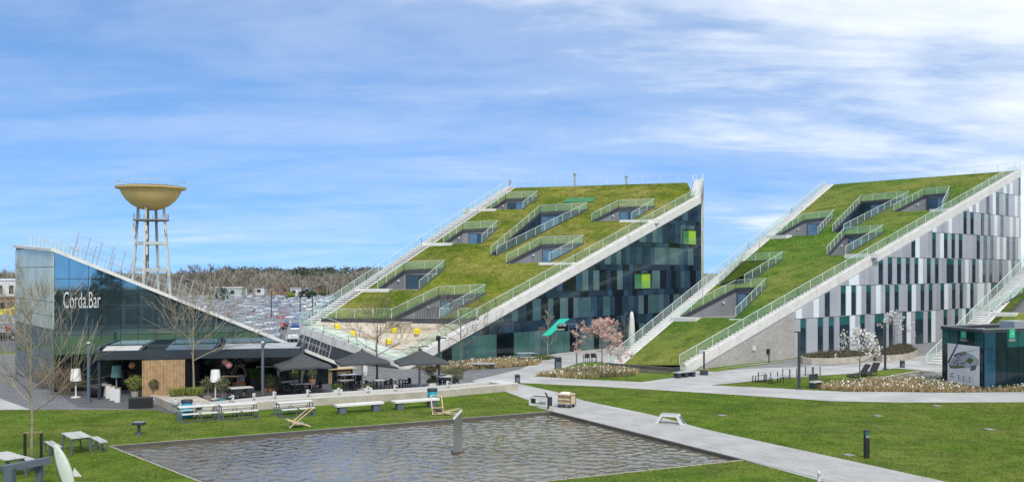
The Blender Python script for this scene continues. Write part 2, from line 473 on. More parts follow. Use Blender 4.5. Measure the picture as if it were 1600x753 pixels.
    def slabpoly(s, pts, thick, nrm, m=0):
        """flat polygon (3-D points) given a thickness along nrm"""
        n = len(pts)
        vs = [Vector(p) for p in pts] + [Vector(p) + nrm * thick for p in pts]
        fs = [tuple(range(n - 1, -1, -1)), tuple(range(n, 2 * n))]
        for i in range(n):
            j = (i + 1) % n
            fs.append((i, j, n + j, n + i))
        return s.add(vs, fs, m)
    def build(s, name, material, parent=None, smooth=False):
        mats = material if isinstance(material, (list, tuple)) else [material]
        me = bpy.data.meshes.new(name)
        org = ORG.get(parent.name) if parent else None
        vs = s.v if org is None else [(p[0] - org[0], p[1] - org[1], p[2] - org[2]) for p in s.v]
        me.from_pydata(vs, [], s.f)
        for q in mats: me.materials.append(MATS[q])
        me.polygons.foreach_set('material_index', s.m)
        fix_normals(me)
        if smooth: me.polygons.foreach_set('use_smooth', [True] * len(me.polygons))
        me.update()
        o = bpy.data.objects.new(name, me)
        COL.objects.link(o)
        if parent:
            o.parent = parent
            if org is not None: ORG[o.name] = org
        return o
import bmesh
def fix_normals(me):
    b = bmesh.new(); b.from_mesh(me)
    bmesh.ops.recalc_face_normals(b, faces=b.faces)
    b.to_mesh(me); b.free()

def tag(o, label=None, cat=None, group=None, kind=None):
    if label: o['label'] = label
    if cat: o['category'] = cat
    if group: o['group'] = group
    if kind: o['kind'] = kind
    return o
def thing(name, label, cat, loc=(0, 0, 0), rz=0.0, group=None, worldspace=False):
    """an Empty at the thing's base that parents its parts; worldspace: parts are given in scene coordinates"""
    o = bpy.data.objects.new(name, None)
    o.empty_display_size = 0.3
    COL.objects.link(o)
    o.location = loc; o.rotation_euler = (0, 0, rz)
    if worldspace: ORG[o.name] = Vector(loc)
    return tag(o, label, cat, group)
def copy_thing(src, loc, rz, label, group=None, scale=None):
    """copy of a thing, its parts and sub-parts (mesh data shared)"""
    def cp(o, par):
        c = o.copy(); COL.objects.link(c); c.parent = par
        for ch in list(o.children): cp(ch, c)
        return c
    r_ = cp(src, None)
    r_.location = loc; r_.rotation_euler = (0, 0, rz)
    if scale: r_.scale = scale if hasattr(scale, '__len__') else (scale,) * 3
    r_['label'] = label
    if group: r_['group'] = group
    return r_

def sheet(name, poly, z, material, holes=(), kind='structure', zf=None):
    """thin ground sheet from a plan outline with holes"""
    loops = [[Vector((p[0], p[1], 0)) for p in poly]] + [[Vector((p[0], p[1], 0)) for p in h] for h in holes]
    tri = tessellate_polygon(loops)
    pts = [p for l in loops for p in l]
    vs = [(p.x, p.y, zf(p.x, p.y) if zf else z) for p in pts]
    me = bpy.data.meshes.new(name)
    me.from_pydata(vs, [], [tuple(t) for t in tri])
    me.materials.append(MATS[material])
    b = bmesh.new(); b.from_mesh(me)
    for f in b.faces:
        if f.normal.z < 0: f.normal_flip()
    b.to_mesh(me); b.free()
    o = bpy.data.objects.new(name, me); COL.objects.link(o)
    if kind: o['kind'] = kind
    return o

def tri_cloud(name, tris, material, parent=None, kind=None):
    """many loose faces in one mesh from an (N, k, 3) array"""
    n, k = tris.shape[:2]
    me = bpy.data.meshes.new(name)
    co = tris.reshape(-1, 3).astype(np.float32)
    if parent and parent.name in ORG: co = co - np.array(ORG[parent.name], dtype=np.float32)
    me.vertices.add(n * k); me.vertices.foreach_set('co', co.ravel())
    me.loops.add(n * k); me.loops.foreach_set('vertex_index', np.arange(n * k, dtype=np.int32))
    me.polygons.add(n)
    me.polygons.foreach_set('loop_start', np.arange(0, n * k, k, dtype=np.int32))
    me.polygons.foreach_set('loop_total', np.full(n, k, dtype=np.int32))
    me.materials.append(MATS[material])
    me.update(calc_edges=True); me.validate()
    o = bpy.data.objects.new(name, me); COL.objects.link(o)
    if parent: o.parent = parent
    if kind: o['kind'] = kind
    return o
def blades(pts, h, w, lean=0.35):
    """upright blade triangles on an (N, 3) array of roots"""
    n = len(pts)
    a = nrg.uniform(0, 2 * np.pi, n)
    hh = h * nrg.uniform(0.6, 1.3, n); ww = w * nrg.uniform(0.6, 1.3, n)
    d = np.stack([np.cos(a), np.sin(a), np.zeros(n)], 1)
    b = nrg.uniform(0, 2 * np.pi, n); l = lean * hh * nrg.uniform(0.2, 1.4, n)
    tip = pts + np.stack([np.cos(b) * l, np.sin(b) * l, hh], 1)
    return np.stack([pts - d * ww[:, None] / 2, pts + d * ww[:, None] / 2, tip], 1)
def leaves(pts, size):
    """randomly turned leaf quads on an (N, 3) array of centres"""
    n = len(pts)
    def unit():
        q = nrg.normal(size=(n, 3)); return q / np.linalg.norm(q, axis=1, keepdims=True)
    a = unit(); b = np.cross(a, unit()); b /= np.linalg.norm(b, axis=1, keepdims=True) + 1e-9
    s = (size * nrg.uniform(0.6, 1.4, n))[:, None]
    a = a * s; b = b * s * 0.5
    return np.stack([pts - a, pts - b, pts + a, pts + b], 1)
def inside(poly, x, y):
    r_ = np.zeros(len(x), bool)
    n = len(poly)
    for i in range(n):
        x0, y0 = poly[i][0], poly[i][1]; x1, y1 = poly[(i + 1) % n][0], poly[(i + 1) % n][1]
        c = ((y0 > y) != (y1 > y)) & (x < (x1 - x0) * (y - y0) / ((y1 - y0) or 1e-9) + x0)
        r_ ^= c
    return r_
def scatter(poly, n, avoid=(), z=0.0, zf=None):
    xs = [p[0] for p in poly]; ys = [p[1] for p in poly]
    x = nrg.uniform(min(xs), max(xs), n); y = nrg.uniform(min(ys), max(ys), n)
    k = inside(poly, x, y)
    for a in avoid: k &= ~inside(a, x, y)
    x, y = x[k], y[k]
    zz = zf(x, y) if zf else np.full(len(x), z)
    return np.stack([x, y, zz], 1)

def text_mesh(body, size, extrude, xscale, thin=0.0):
    cu = bpy.data.curves.new('lettering', 'FONT')
    cu.body = body; cu.size = size; cu.extrude = extrude; cu.align_x = 'LEFT'
    cu.resolution_u = 3; cu.offset = thin
    o = bpy.data.objects.new('lettering_curve', cu); COL.objects.link(o)
    bpy.context.view_layer.update()
    dg = bpy.context.evaluated_depsgraph_get()
    me = bpy.data.meshes.new_from_object(o.evaluated_get(dg))
    bpy.data.objects.remove(o)
    for v_ in me.vertices: v_.co.x *= xscale
    return me
def lettering(name, body, size, xscale, material, parent, origin, xdir, normal, extrude=0.02, updir=Vector((0, 0, 1)), thin=0.0):
    me = text_mesh(body, size, extrude, xscale, thin)
    mtx = Matrix((xdir, updir, normal)).transposed()
    org = ORG.get(parent.name, Vector((0, 0, 0))) if parent else Vector((0, 0, 0))
    for v_ in me.vertices: v_.co = mtx @ v_.co + Vector(origin) - org
    me.materials.clear(); me.materials.append(MATS[material])
    o = bpy.data.objects.new(name, me); COL.objects.link(o); o.parent = parent
    return o
def pxpoly(pts): return [G(*p).xy for p in pts]

# ================================================================== THE SETTING
POND = [G(175, 697).xy, G(862, 643).xy, G(1160, 718).xy, Vector((-8.0, 32.3))]
LAWN = [(-150, 5), (150, 5), (150, 135), (-150, 135)]
sheet('ground', [(-3000, -400), (3000, -400), (3000, 4000), (-3000, 4000)], 0.0, 'far_ground', holes=[LAWN])
sheet('lawn', LAWN, 0.0, 'lawn', holes=[POND])
sheet('car_park', [(-135, 96), (-14, 96), (-10, 330), (-135, 330)], 0.006, 'asphalt')
PLAZA = [G(-330, 640).xy, G(240, 640).xy, G(286, 650).xy, G(790, 612).xy, G(737, 595).xy, G(812, 577).xy, G(852, 561).xy,
         Vector((-5, 86)), Vector((-20, 95)), Vector((-75, 92)), Vector((-75, 58))]
sheet('plaza', PLAZA, 0.004, 'plaza_brick')
TERR = [G(120, 636).xy, G(240, 640).xy, G(286, 650).xy, G(700, 619).xy, G(640, 597).xy, Vector((-14, 70)), Vector((-31, 65))]
sheet('terrace', TERR, 0.008, 'terrace_brick')
strip = sheet('kerb_strip', [G(-330, 640).xy, G(-120, 640).xy, G(48, 640).xy, G(0, 622).xy, G(-330, 600).xy], 0.009, 'path')
PATH_A = pxpoly([(737, 595), (790, 612), (867, 640), (862, 643), (1160, 718), (1300, 756), (1650, 850), (1930, 850), (1480, 753), (1330, 720),
                 (1200, 692), (1119, 675), (1019, 648), (913, 626), (868, 612), (804, 598)])
sheet('footpath', PATH_A, 0.012, 'path')
PATH_B = pxpoly([(737, 595), (812, 577), (838, 566), (851, 556), (900, 546), (1010, 531), (1010, 548), (952, 571), (940, 565), (905, 567), (874, 577), (833, 588), (804, 598)])
sheet('footpath', PATH_B, 0.016, 'path')
PATH_C = pxpoly([(804, 598), (833, 588), (918, 593), (1003, 597), (1110, 602), (1180, 605), (1275, 610), (1320, 612), (1900, 613), (1900, 628),
                 (1412, 629), (1300, 627), (1119, 615), (935, 604)])
sheet('footpath', PATH_C, 0.020, 'path')
PATH_D = pxpoly([(1003, 597), (1060, 589), (1090, 580), (1240, 561), (1431, 538), (1560, 524), (1700, 545), (1700, 600), (1474, 586), (1437, 578), (1400, 575.6),
                 (1340, 583), (1225, 591), (1110, 602)])
sheet('footpath', PATH_D, 0.024, 'path')
ROADB = pxpoly([(1108, 581), (1240, 561), (1431, 538), (1540, 526), (1520, 538), (1440, 556), (1300, 572), (1170, 576)])
sheet('service_road', ROADB, 0.028, 'road_brick')
for p in ([(1088, 580), (1240, 563), (1170, 573), (1120, 581)],):
    sheet('verge', pxpoly(p), 0.034, 'lawn')

# main path: every slab a piece of its own where they can be told apart
L0, L1 = G(862, 643), G(1160, 718)
pd = (L1 - L0).normalized(); pn = Vector((-pd.y, pd.x, 0))
foot = [o for o in bpy.data.objects if o.name.startswith('footpath')][0]
slab_me = []
for k in range(4):
    b = MB(); w = (1.22, 1.22, 0.6, 1.22)[k]
    b.bbox((0, 0, 0.011), (0.94, w - 0.03, 0.022), b=0.006)
    me_o = b.build('slab', 'slab'); slab_me.append(me_o.data); bpy.data.objects.remove(me_o)
ang = math.atan2(pd.y, pd.x)
q0, q1 = L0 - pd * 1.94, L0 + pd * 29.1
sheet('slab_bed', [(q0 + pn * .04).xy, (q1 + pn * .04).xy, (q1 + pn * 3.7).xy, (q0 + pn * 3.7).xy], 0.0145, 'roof_floor')
for i in range(-2, 30):
    off = (i % 2) * 0.6
    acr = [(0.62, 0), (1.84, 0), (3.06, 0)] if not off else [(0.31, 2), (1.22, 0), (2.44, 0), (3.36, 2)]
    for (q, k) in acr:
        p = L0 + pd * (i * 0.97 + 0.5) + pn * (q + 0.05)
        o = bpy.data.objects.new('slab', slab_me[k]); COL.objects.link(o); o.parent = foot
        o.location = (p.x, p.y, 0.006 + rng.uniform(-0.003, 0.003)); o.rotation_euler = (rng.uniform(-.003, .003), rng.uniform(-.003, .003), ang)

# pond: real basin, rippled water surface, steel-and-stone rim
def pond_water_mat():
    m = bpy.data.materials.new('pond_water'); m.use_nodes = True
    t = m.node_tree; b = t.nodes['Principled BSDF']
    b.inputs['Roughness'].default_value = 0.03
    b.inputs['IOR'].default_value = 1.75
    geo = t.nodes.new('ShaderNodeNewGeometry')
    n = t.nodes.new('ShaderNodeTexNoise'); n.inputs['Scale'].default_value = 0.10; n.inputs['Detail'].default_value = 6
    nlink(t, geo.outputs['Position'], n.inputs['Vector'])
    mx = t.nodes.new('ShaderNodeMix'); mx.data_type = 'RGBA'
    mx.inputs[6].default_value = (0.090, 0.072, 0.038, 1); mx.inputs[7].default_value = (0.165, 0.145, 0.100, 1)
    r = t.nodes.new('ShaderNodeMapRange'); r.inputs[1].default_value, r.inputs[2].default_value = 0.35, 0.65
    nlink(t, n.outputs['Fac'], r.inputs[0]); nlink(t, r.outputs[0], mx.inputs[0]); nlink(t, mx.outputs[2], b.inputs['Base Color'])
    w = t.nodes.new('ShaderNodeTexNoise'); w.inputs['Scale'].default_value = 9.0; w.inputs['Detail'].default_value = 3
    nlink(t, geo.outputs['Position'], w.inputs['Vector'])
    bp = t.nodes.new('ShaderNodeBump'); bp.inputs['Strength'].default_value = 0.05; bp.inputs['Distance'].default_value = 0.02
    nlink(t, w.outputs['Fac'], bp.inputs['Height']); nlink(t, bp.outputs[0], b.inputs['Normal'])
    MATS['pond_water'] = m
pond_water_mat()
def ripple(x, y, seed=3, n=30, amp=0.010, lam=(0.28, 0.90), main=R(80), spread=0.75):
    g = np.random.default_rng(seed); z = np.zeros_like(x)
    for _ in range(n):
        l = g.uniform(*lam); a = main + g.normal() * spread
        k = 2 * np.pi / l; ph = g.uniform(0, 6.28)
        wob = 0.5 * np.sin(0.7 * x * g.uniform(-1, 1) + 0.7 * y * g.uniform(-1, 1) + g.uniform(0, 6.28))
        z += amp * l * np.sin(k * (x * np.cos(a) + y * np.sin(a)) + ph + 2 * wob)
    return z
def water_grid(name, quad, z, nu, nv, amp):
    q = [Vector((p[0], p[1])) for p in quad]
    us = np.linspace(0, 1, nu); vs_ = np.linspace(0, 1, nv)
    U, V_ = np.meshgrid(us, vs_, indexing='ij')
    X = (1 - U) * (1 - V_) * q[0].x + U * (1 - V_) * q[1].x + U * V_ * q[2].x + (1 - U) * V_ * q[3].x
    Y = (1 - U) * (1 - V_) * q[0].y + U * (1 - V_) * q[1].y + U * V_ * q[2].y + (1 - U) * V_ * q[3].y
    Z = z + ripple(X, Y, amp=amp)
    me = bpy.data.meshes.new(name)
    co = np.stack([X, Y, Z], -1).reshape(-1, 3).astype(np.float32)
    i = np.arange(nu * nv).reshape(nu, nv)
    f = np.stack([i[:-1, :-1], i[1:, :-1], i[1:, 1:], i[:-1, 1:]], -1).reshape(-1, 4)
    me.vertices.add(len(co)); me.vertices.foreach_set('co', co.ravel())
    me.loops.add(f.size); me.loops.foreach_set('vertex_index', f.ravel().astype(np.int32))
    me.polygons.add(len(f)); me.polygons.foreach_set('loop_start', np.arange(0, f.size, 4, dtype=np.int32)); me.polygons.foreach_set('loop_total', np.full(len(f), 4, np.int32))
    me.polygons.foreach_set('use_smooth', np.ones(len(f), bool))
    me.materials.append(MATS['pond_water']); me.update(calc_edges=True)
    b = bmesh.new(); b.from_mesh(me); 
    if b.faces[:] and b.faces[:][0].normal.z < 0: bmesh.ops.reverse_faces(b, faces=b.faces)
    b.to_mesh(me); b.free()
    o = bpy.data.objects.new(name, me); COL.objects.link(o); o['kind'] = 'structure'
    return o
water_grid('pond_water', POND, -0.13, 640, 400, 0.0034)
b = MB()
for i in range(4):
    a, c = Vector((*POND[i], 0)), Vector((*POND[(i + 1) % 4], 0))
    b.bar(a + Vector((0, 0, -0.19)), c + Vector((0, 0, -0.19)), 0.10, 0.42)
b.build('pond_basin', 'steel_edge')['kind'] = 'structure'
b = MB()
for i in (0, 2, 3):
    a, c = Vector((*POND[i], 0.01)), Vector((*POND[(i + 1) % 4], 0.01))
    nrm = Vector((-(c - a).y, (c - a).x, 0)).normalized()
    b.bar(a + nrm * 0.09, c + nrm * 0.09, 0.07, 0.03)
b.build('pond_kerb', 'pale_concrete')['kind'] = 'structure'

# ------------------------------------------------------------------ raised water channel round the terrace
TRF = [G(241, 630), G(285, 650), G(440, 637.5), G(680, 622), G(789, 611.5)]       # outer foot of the wall
tr = thing('water_channel', 'long raised concrete water channel with white rims along the terrace edge', 'water channel', G(440, 637), worldspace=True)
H_T = 0.45
inner = []
for i, p in enumerate(TRF):
    a = TRF[max(i - 1, 0)]; c = TRF[min(i + 1, len(TRF) - 1)]
    d = (c - a).normalized(); n = Vector((-d.y, d.x, 0))
    inner.append((p, p + n * 0.35, p + n * 1.75, p + n * 2.05))
b = MB(); b2 = MB(); b3 = MB(); b4 = MB()
inner[1] = (TRF[1], TRF[1] + Vector((0.10, 0.42, 0)), TRF[1] + Vector((0.9, 2.0, 0)), TRF[1] + Vector((1.0, 2.3, 0)))
for i in range(1, len(TRF) - 1):
    A_, B_ = inner[i], inner[i + 1]
    b.prism([A_[0].xy, B_[0].xy, B_[1].xy, A_[1].xy], 0, H_T)
    b2.prism([A_[0].xy, B_[0].xy, B_[1].xy, A_[1].xy], H_T, H_T + 0.05)
    b3.prism([A_[2].xy, B_[2].xy, B_[3].xy, A_[3].xy], 0, H_T + 0.05)
    b4.prism([A_[1].xy, B_[1].xy, B_[2].xy, A_[2].xy], 0.05, H_T - 0.12)
b.prism([TRF[0].xy, TRF[1].xy, inner[1][3].xy, (TRF[0] + Vector((2.2, 0.6, 0))).xy], 0, H_T)
e = inner[-1]; ed = (TRF[-1] - TRF[-2]).normalized()
b.prism([e[0].xy, (e[0] + ed * 1.1).xy, (e[3] + ed * 1.1).xy, e[3].xy], 0, H_T)
b2.prism([e[0].xy, (e[0] + ed * 1.1).xy, (e[3] + ed * 1.1).xy, e[3].xy], H_T, H_T + 0.05)
b.build('wall', 'pale_concrete', tr); b2.build('coping', 'kerb_white', tr); b3.build('rear_wall', 'kerb_white', tr); b4.build('water', 'pond_water', tr)
for px in (339, 391, 441, 492, 540, 587, 632, 719):
    b = MB()
    t_ = None
    for i in range(1, len(TRF) - 1):
        f0, f1 = inner[i][0], inner[i + 1][0]
        x0, x1 = CX + FPX * f0.x / f0.y, CX + FPX * f1.x / f1.y
        if x0 <= px <= x1:
            k = (px - x0) / (x1 - x0); p = inner[i][2].lerp(inner[i + 1][2], k); q = inner[i][1].lerp(inner[i + 1][1], k)
            b.box((p.x, p.y, H_T + 0.17), (0.14, 0.14, 0.34)); b.bar(Vector((p.x, p.y, H_T + 0.28)), Vector((p.x, p.y, H_T + 0.28)).lerp(Vector((q.x, q.y, H_T + 0.28)), 0.3), 0.06)
            b.build('spout', 'white_paint', tr)
            break

# ------------------------------------------------------------------ planting beds (soil, dry grass, spring flowers)
BEDS = {
    'bed_facade': pxpoly([(650, 577), (700, 579), (760, 576.5), (838, 570.5), (846, 567), (806, 561.5), (740, 565.5), (690, 571)]),
    'bed_island': pxpoly([(838, 588), (862, 582), (905, 577), (945, 574.5), (1000, 581), (990, 587), (935, 590), (905, 592.3)]),
    'bed_kiosk': pxpoly([(1276, 607), (1322, 611.6), (1480, 613.4), (1600, 612.6), (1750, 612), (1750, 600), (1540, 590), (1480, 593), (1420, 594), (1360, 594.5), (1312, 600)]),
}
for nm, poly in BEDS.items():
    sheet('planting_bed', poly, 0.020, 'soil')
def bed_cover(poly, n_dry, n_green, n_flower, what):
    p = scatter(poly, n_dry)
    tri_cloud('dry_grass_tufts', blades(p, 0.34, 0.05, 0.8), 'dry_grass', kind='stuff')['label'] = 'tan dry grass tufts in the ' + what
    p = scatter(poly, n_green)
    tri_cloud('bulb_leaves', blades(p, 0.32, 0.045, 0.5), 'leaf_green', kind='stuff')['label'] = 'green bulb leaves in the ' + what
    p = scatter(poly, n_flower); p[:, 2] += nrg.uniform(0.25, 0.42, len(p))
    tri_cloud('bulb_flowers', leaves(p, 0.07), 'flower_white', kind='stuff')['label'] = 'white spring flowers in the ' + what
bed_cover(BEDS['bed_facade'], 18000, 9000, 500, 'bed along the dark facade')
bed_cover(BEDS['bed_island'], 11000, 7000, 500, 'bed under the pink tree')
bed_cover(BEDS['bed_kiosk'], 34000, 10000, 1500, 'bed beside the black kiosk')
GREENB = pxpoly([(1440, 597), (1480, 593), (1540, 590), (1750, 600), (1750, 611), (1540, 611), (1440, 605)])
p = scatter(GREENB, 16000)
tri_cloud('bulb_leaves', blades(p, 0.34, 0.05, 0.5), 'leaf_green', kind='stuff')['label'] = 'green bulb leaves at the foot of the black kiosk'
p = scatter(GREENB, 1800); p[:, 2] += nrg.uniform(0.25, 0.42, len(p))
tri_cloud('bulb_flowers', leaves(p, 0.06), 'flower_white', kind='stuff')['label'] = 'white spring flowers at the foot of the black kiosk'
for poly in ([(688, 582), (700, 584.5), (722, 583), (728, 579), (712, 577.5)], [(840, 563), (856, 562.5), (868, 559.5), (858, 558), (842, 560)]):
    q = pxpoly(poly); sheet('planting_bed', q, 0.022, 'soil')
    p = scatter(q, 3000); tri_cloud('ground_cover', blades(p, 0.2, 0.05, 0.6), 'leaf_olive', kind='stuff')['label'] = 'low green ground cover at a young tree'
# small reflecting pool beside the lawn island
POOL2 = pxpoly([(1362, 593.5), (1437, 579.5), (1498, 583.5), (1430, 596)])
water_grid('reflecting_pool', [POOL2[0], POOL2[1], POOL2[2], POOL2[3]], 0.03, 60, 30, 0.004)
b = MB()
for i in range(4):
    a, c = Vector((*POOL2[i], 0.03)), Vector((*POOL2[(i + 1) % 4], 0.03)); b.bar(a, c, 0.15, 0.07)
b.build('pool_kerb', 'pale_concrete')['kind'] = 'structure'
# low dark basin edge at the foot of the grey building's turf
POOL3 = pxpoly([(952, 571.5), (1052, 579.5), (1045, 583), (962, 577)])
water_grid('reflecting_pool', POOL3, 0.03, 60, 20, 0.004)
b = MB()
b.bar(G(948, 571), G(1056, 579.6), 0.35, 0.5); b.bar(G(960, 578), G(1046, 583.6), 0.2, 0.12)
b.build('pool_kerb', 'steel_edge')['kind'] = 'structure'

# ------------------------------------------------------------------ lawn blades in view (paths, pond and paving left free)
AVOID = [POND, PLAZA, PATH_A, PATH_B, PATH_C, PATH_D] + list(BEDS.values())
VIEW = [(-27, 33), (-8, 30), (22, 30), (44, 58), (44, 72), (2, 72), (-32, 60)]
near = [(-24, 33), (-2, 30), (24, 34), (30, 46), (16, 56), (-20, 54)]
p = scatter(VIEW, 420000, AVOID)
tri_cloud('lawn_grass', blades(p, 0.055, 0.030, 0.8), 'lawn', kind='stuff')['label'] = 'short mown grass on the lawns'

# ================================================================== THE TWO (THREE) WEDGE BUILDINGS
class Plane:
    def __init__(s, p0, p1, p2):
        p0, p1, p2 = Vector(p0), Vector(p1), Vector(p2)
        n = (p1 - p0).cross(p2 - p0)
        s.a, s.b = -n.x / n.z, -n.y / n.z
        s.c = p0.z - s.a * p0.x - s.b * p0.y
        s.n = Vector((-s.a, -s.b, 1)).normalized()
    def z(s, x, y): return s.a * x + s.b * y + s.c
    def at(s, px, py):
        """roof point seen at that photo pixel"""
        uu, vv = (px - CX) / FPX, (py - HY) / FPX
        Y = (EYE - s.c) / (s.a * uu + s.b + vv)
        return Vector((uu * Y, Y, s.z(uu * Y, Y)))
    def on(s, p, dz=0.0): return Vector((p[0], p[1], s.z(p[0], p[1]) + dz))

def hdir(a, b):
    d = Vector((b[0] - a[0], b[1] - a[1], 0)); return d.normalized()
def glass_fence(name, pts, parent, h=1.0, step=1.5, glass=True, post=0.035, gmat='railing_glass'):
    """balustrade: posts, handrail, glass panes"""
    rail, posts = MB(), MB()
    o = None
    for a, c in zip(pts[:-1], pts[1:]):
        a, c = Vector(a), Vector(c)
        n = max(1, round((c - a).length / step))
        for k in range(n + 1):
            q = a.lerp(c, k / n); posts.box((q.x, q.y, q.z + h / 2), (post, post, h))
        rail.bar(a + Vector((0, 0, h)), c + Vector((0, 0, h)), 0.04, 0.03)
    o = rail.build(name, 'rail_steel', parent)
    posts.build('posts', 'rail_steel', o)['kind'] = 'stuff'
    if glass:
        g = MB()
        for a, c in zip(pts[:-1], pts[1:]):
            a, c = Vector(a), Vector(c)
            d = hdir(a, c); nn = Vector((-d.y, d.x, 0))
            n = max(1, round((c - a).length / step))
            for k in range(n):
                q0 = a.lerp(c, (k + 0.03) / n); q1 = a.lerp(c, (k + 0.97) / n)
                g.slabpoly([q0 + Vector((0, 0, .06)), q1 + Vector((0, 0, .06)), q1 + Vector((0, 0, h - .03)), q0 + Vector((0, 0, h - .03))], 0.012, nn)
        g.build('glass', gmat, o)['kind'] = 'stuff'
    return o
def stair(parent, pl, a, c, inward, w, drop=0.9, rise=0.26, fence='outer', h=1.0, m='white_concrete', step_m='white_concrete', glass=True, shade_riser=False):
    """flight along a roof edge from a (low) to c (high): stringer, steps, balustrade"""
    a, c = Vector((a[0], a[1], 0)), Vector((c[0], c[1], 0))
    poly = [a, c, c + inward * w, a + inward * w]
    b = MB()
    b.prism([p.xy for p in poly], lambda x, y: pl.z(x, y) - drop, lambda x, y: pl.z(x, y) + 0.03)
    st = b.build('stringer', m, parent)
    b = MB()
    d = hdir(a, c); L = (c - a).length
    za, zc = pl.z(a.x, a.y), pl.z(c.x, c.y)
    n = int((zc - za) / rise)
    run = L / n
    for k in range(n):
        p = a + d * (k * run)
        z0 = pl.z(p.x, p.y)
        q = [p + inward * 0.10, p + d * run + inward * 0.10, p + d * run + inward * (w - 0.12), p + inward * (w - 0.12)]
        if shade_riser:  # grey block under each tread: the shadow gap put into colour
            b.prism([t.xy for t in q], z0 + rise * .55, z0 + rise + .03); k2 = [(t + d * run * .35).xy for t in q]; b.prism(k2, z0 - .05, z0 + rise * .55, 1)
        else:
            b.prism([t.xy for t in q], z0 - 0.05, z0 + rise * 0.98 + 0.04)
    b.build('steps', [step_m, 'canvas_grey'], st)['kind'] = 'stuff'
    if fence:
        off = 0.04 if fence == 'outer' else w + 0.05
        n = 4
        pts = [pl.on((a + d * (L * k / n) + inward * off).xy, 0.03) for k in range(n + 1)]
        glass_fence('handrail', pts, st, h * .8, 2.4, glass)
        if fence == 'both' or fence == 'outer':
            pts = [pl.on((a + d * (L * k / n) + inward * (w + 0.05)).xy, 0.03) for k in range(n + 1)]
            glass_fence('handrail', pts, st, h * 0.7, 3.0, False)
    return st
def inset_left(d): return Vector((-d.y, d.x, 0))

def notch(parent, pl, A, B, D, C_, glaze=(0.35, 1.0), all_glass=False, ledge=None, nm='roof_terrace'):
    """terrace cut into the turf roof: floor, two flank walls, glazed rear wall, dark trim, glass balustrade"""
    A, B, D, C_ = (pl.at(*p) for p in (A, B, D, C_))
    zf = min(A.z, B.z) - 0.02
    fl = lambda p: Vector((p.x, p.y, zf))
    o = MB().slabpoly([fl(A), fl(B), fl(D), fl(C_)], -0.12, Vector((0, 0, 1))).build(nm, 'roof_floor', parent)
    wl = 'glass_navy' if all_glass else 'grey_panel_wall'
    def wall(p, q, name, mm, out):
        b = MB()
        d = hdir(p, q); n = inset_left(d) * out
        if abs(pl.z(p.x, p.y) - zf) < 0.03:
            b.slabpoly([fl(p), fl(q), q], 0.12, n)
        elif abs(q.z - zf) < 0.03:
            b.slabpoly([fl(p), fl(q), p], 0.12, n)
        else:
            b.slabpoly([fl(p), fl(q), q, p], 0.12, n)
        return b.build(name, mm, o)
    wall(A, C_, 'flank_wall', wl, 1)
    wall(C_, D, 'rear_wall', wl, 1)
    wall(B, D, 'flank_wall', wl, -1)
    # glazing on the rear wall: each pane between slim mullions
    d = hdir(C_, D); n = -inset_left(d); L = (D - C_).xy.length
    hh = min(C_.z, D.z) - zf - 0.45
    s0, s1 = (0.02 * L, 0.97 * L) if all_glass else (max(.04, glaze[0] * .6) * L, max(.7, glaze[1]) * L - 0.1)
    k = max(2, round((s1 - s0) / 1.15))
    for i in range(k):
        a = C_ + d * (s0 + (s1 - s0) * i / k + 0.04); c = C_ + d * (s0 + (s1 - s0) * (i + 1) / k - 0.04)
        b = MB().slabpoly([Vector((a.x, a.y, zf + .05)), Vector((c.x, c.y, zf + .05)), Vector((c.x, c.y, zf + hh)), Vector((a.x, a.y, zf + hh))], 0.05, n)
        b.build('window_pane', ('glass_sky', 'window_dark', 'glass_blue')[rng.choice((0, 0, 0, 1, 2))], o)
    b = MB()
    for i in range(k + 1):
        a = C_ + d * (s0 + (s1 - s0) * i / k)
        b.box((a.x, a.y, zf + hh / 2 + .02), (0.07, 0.16, hh + .04), math.atan2(d.y, d.x))
    b.bar(Vector((*(C_ + d * s0).xy, zf + hh + .03)), Vector((*(C_ + d * s1).xy, zf + hh + .03)), 0.16, 0.08)
    b.build('mullions', 'dark_trim', o)
    # dark trim along the cut edge, then balustrade
    b = MB()
    for p, q in ((A, C_), (C_, D), (D, B)):
        b.bar(p + Vector((0, 0, -0.10)), q + Vector((0, 0, -0.10)), 0.16, 0.36)
    b.build('edge_trim', 'dark_trim', o)
    up = Vector((0, 0, 0.07))
    glass_fence('balustrade', [A + up, C_ + up, D + up, B + up], o, 0.85, 1.8)
    if not all_glass:
        b = MB(); q = C_.lerp(fl(C_), 0.25).lerp(A, 0.25)
        b.lathe([(0, -.12), (.1, -.08), (.12, 0), (.1, .08), (0, .12)], 8, (q.x + 0.1, q.y - 0.1, q.z - .2)); b.build('wall_lamp', 'white_paint', o)
    if ledge:
        p, q = pl.at(*ledge[0]), pl.at(*ledge[1])
        b = MB(); dn = inset_left(hdir(p, q))
        zz = zf + 0.02
        b.prism([(p - dn * .1).xy, (q - dn * .1).xy, (q + dn * 1.0).xy, (p + dn * 1.0).xy], zz - .35, zz + .1)
        b.build('access_ledge', 'white_concrete', o)
    return [Vector((p.x, p.y)) for p in (A, B, D, C_)]
def turf(parent, pl, outer, holes, m, blades_n, lab):
    o = sheet('turf', outer, 0, m, holes=holes, kind=None, zf=lambda x, y: pl.z(x, y))
    org = ORG[parent.name]
    for v_ in o.data.vertices: v_.co -= org
    o.parent = parent; ORG[o.name] = org
    p = scatter([(q[0], q[1]) for q in outer], blades_n, [[(q[0], q[1]) for q in h] for h in holes], zf=lambda x, y: pl.a * x + pl.b * y + pl.c)
    tri_cloud('turf_grass', blades(p, 0.06, 0.06, 1.4), m, parent, 'stuff')
    return o
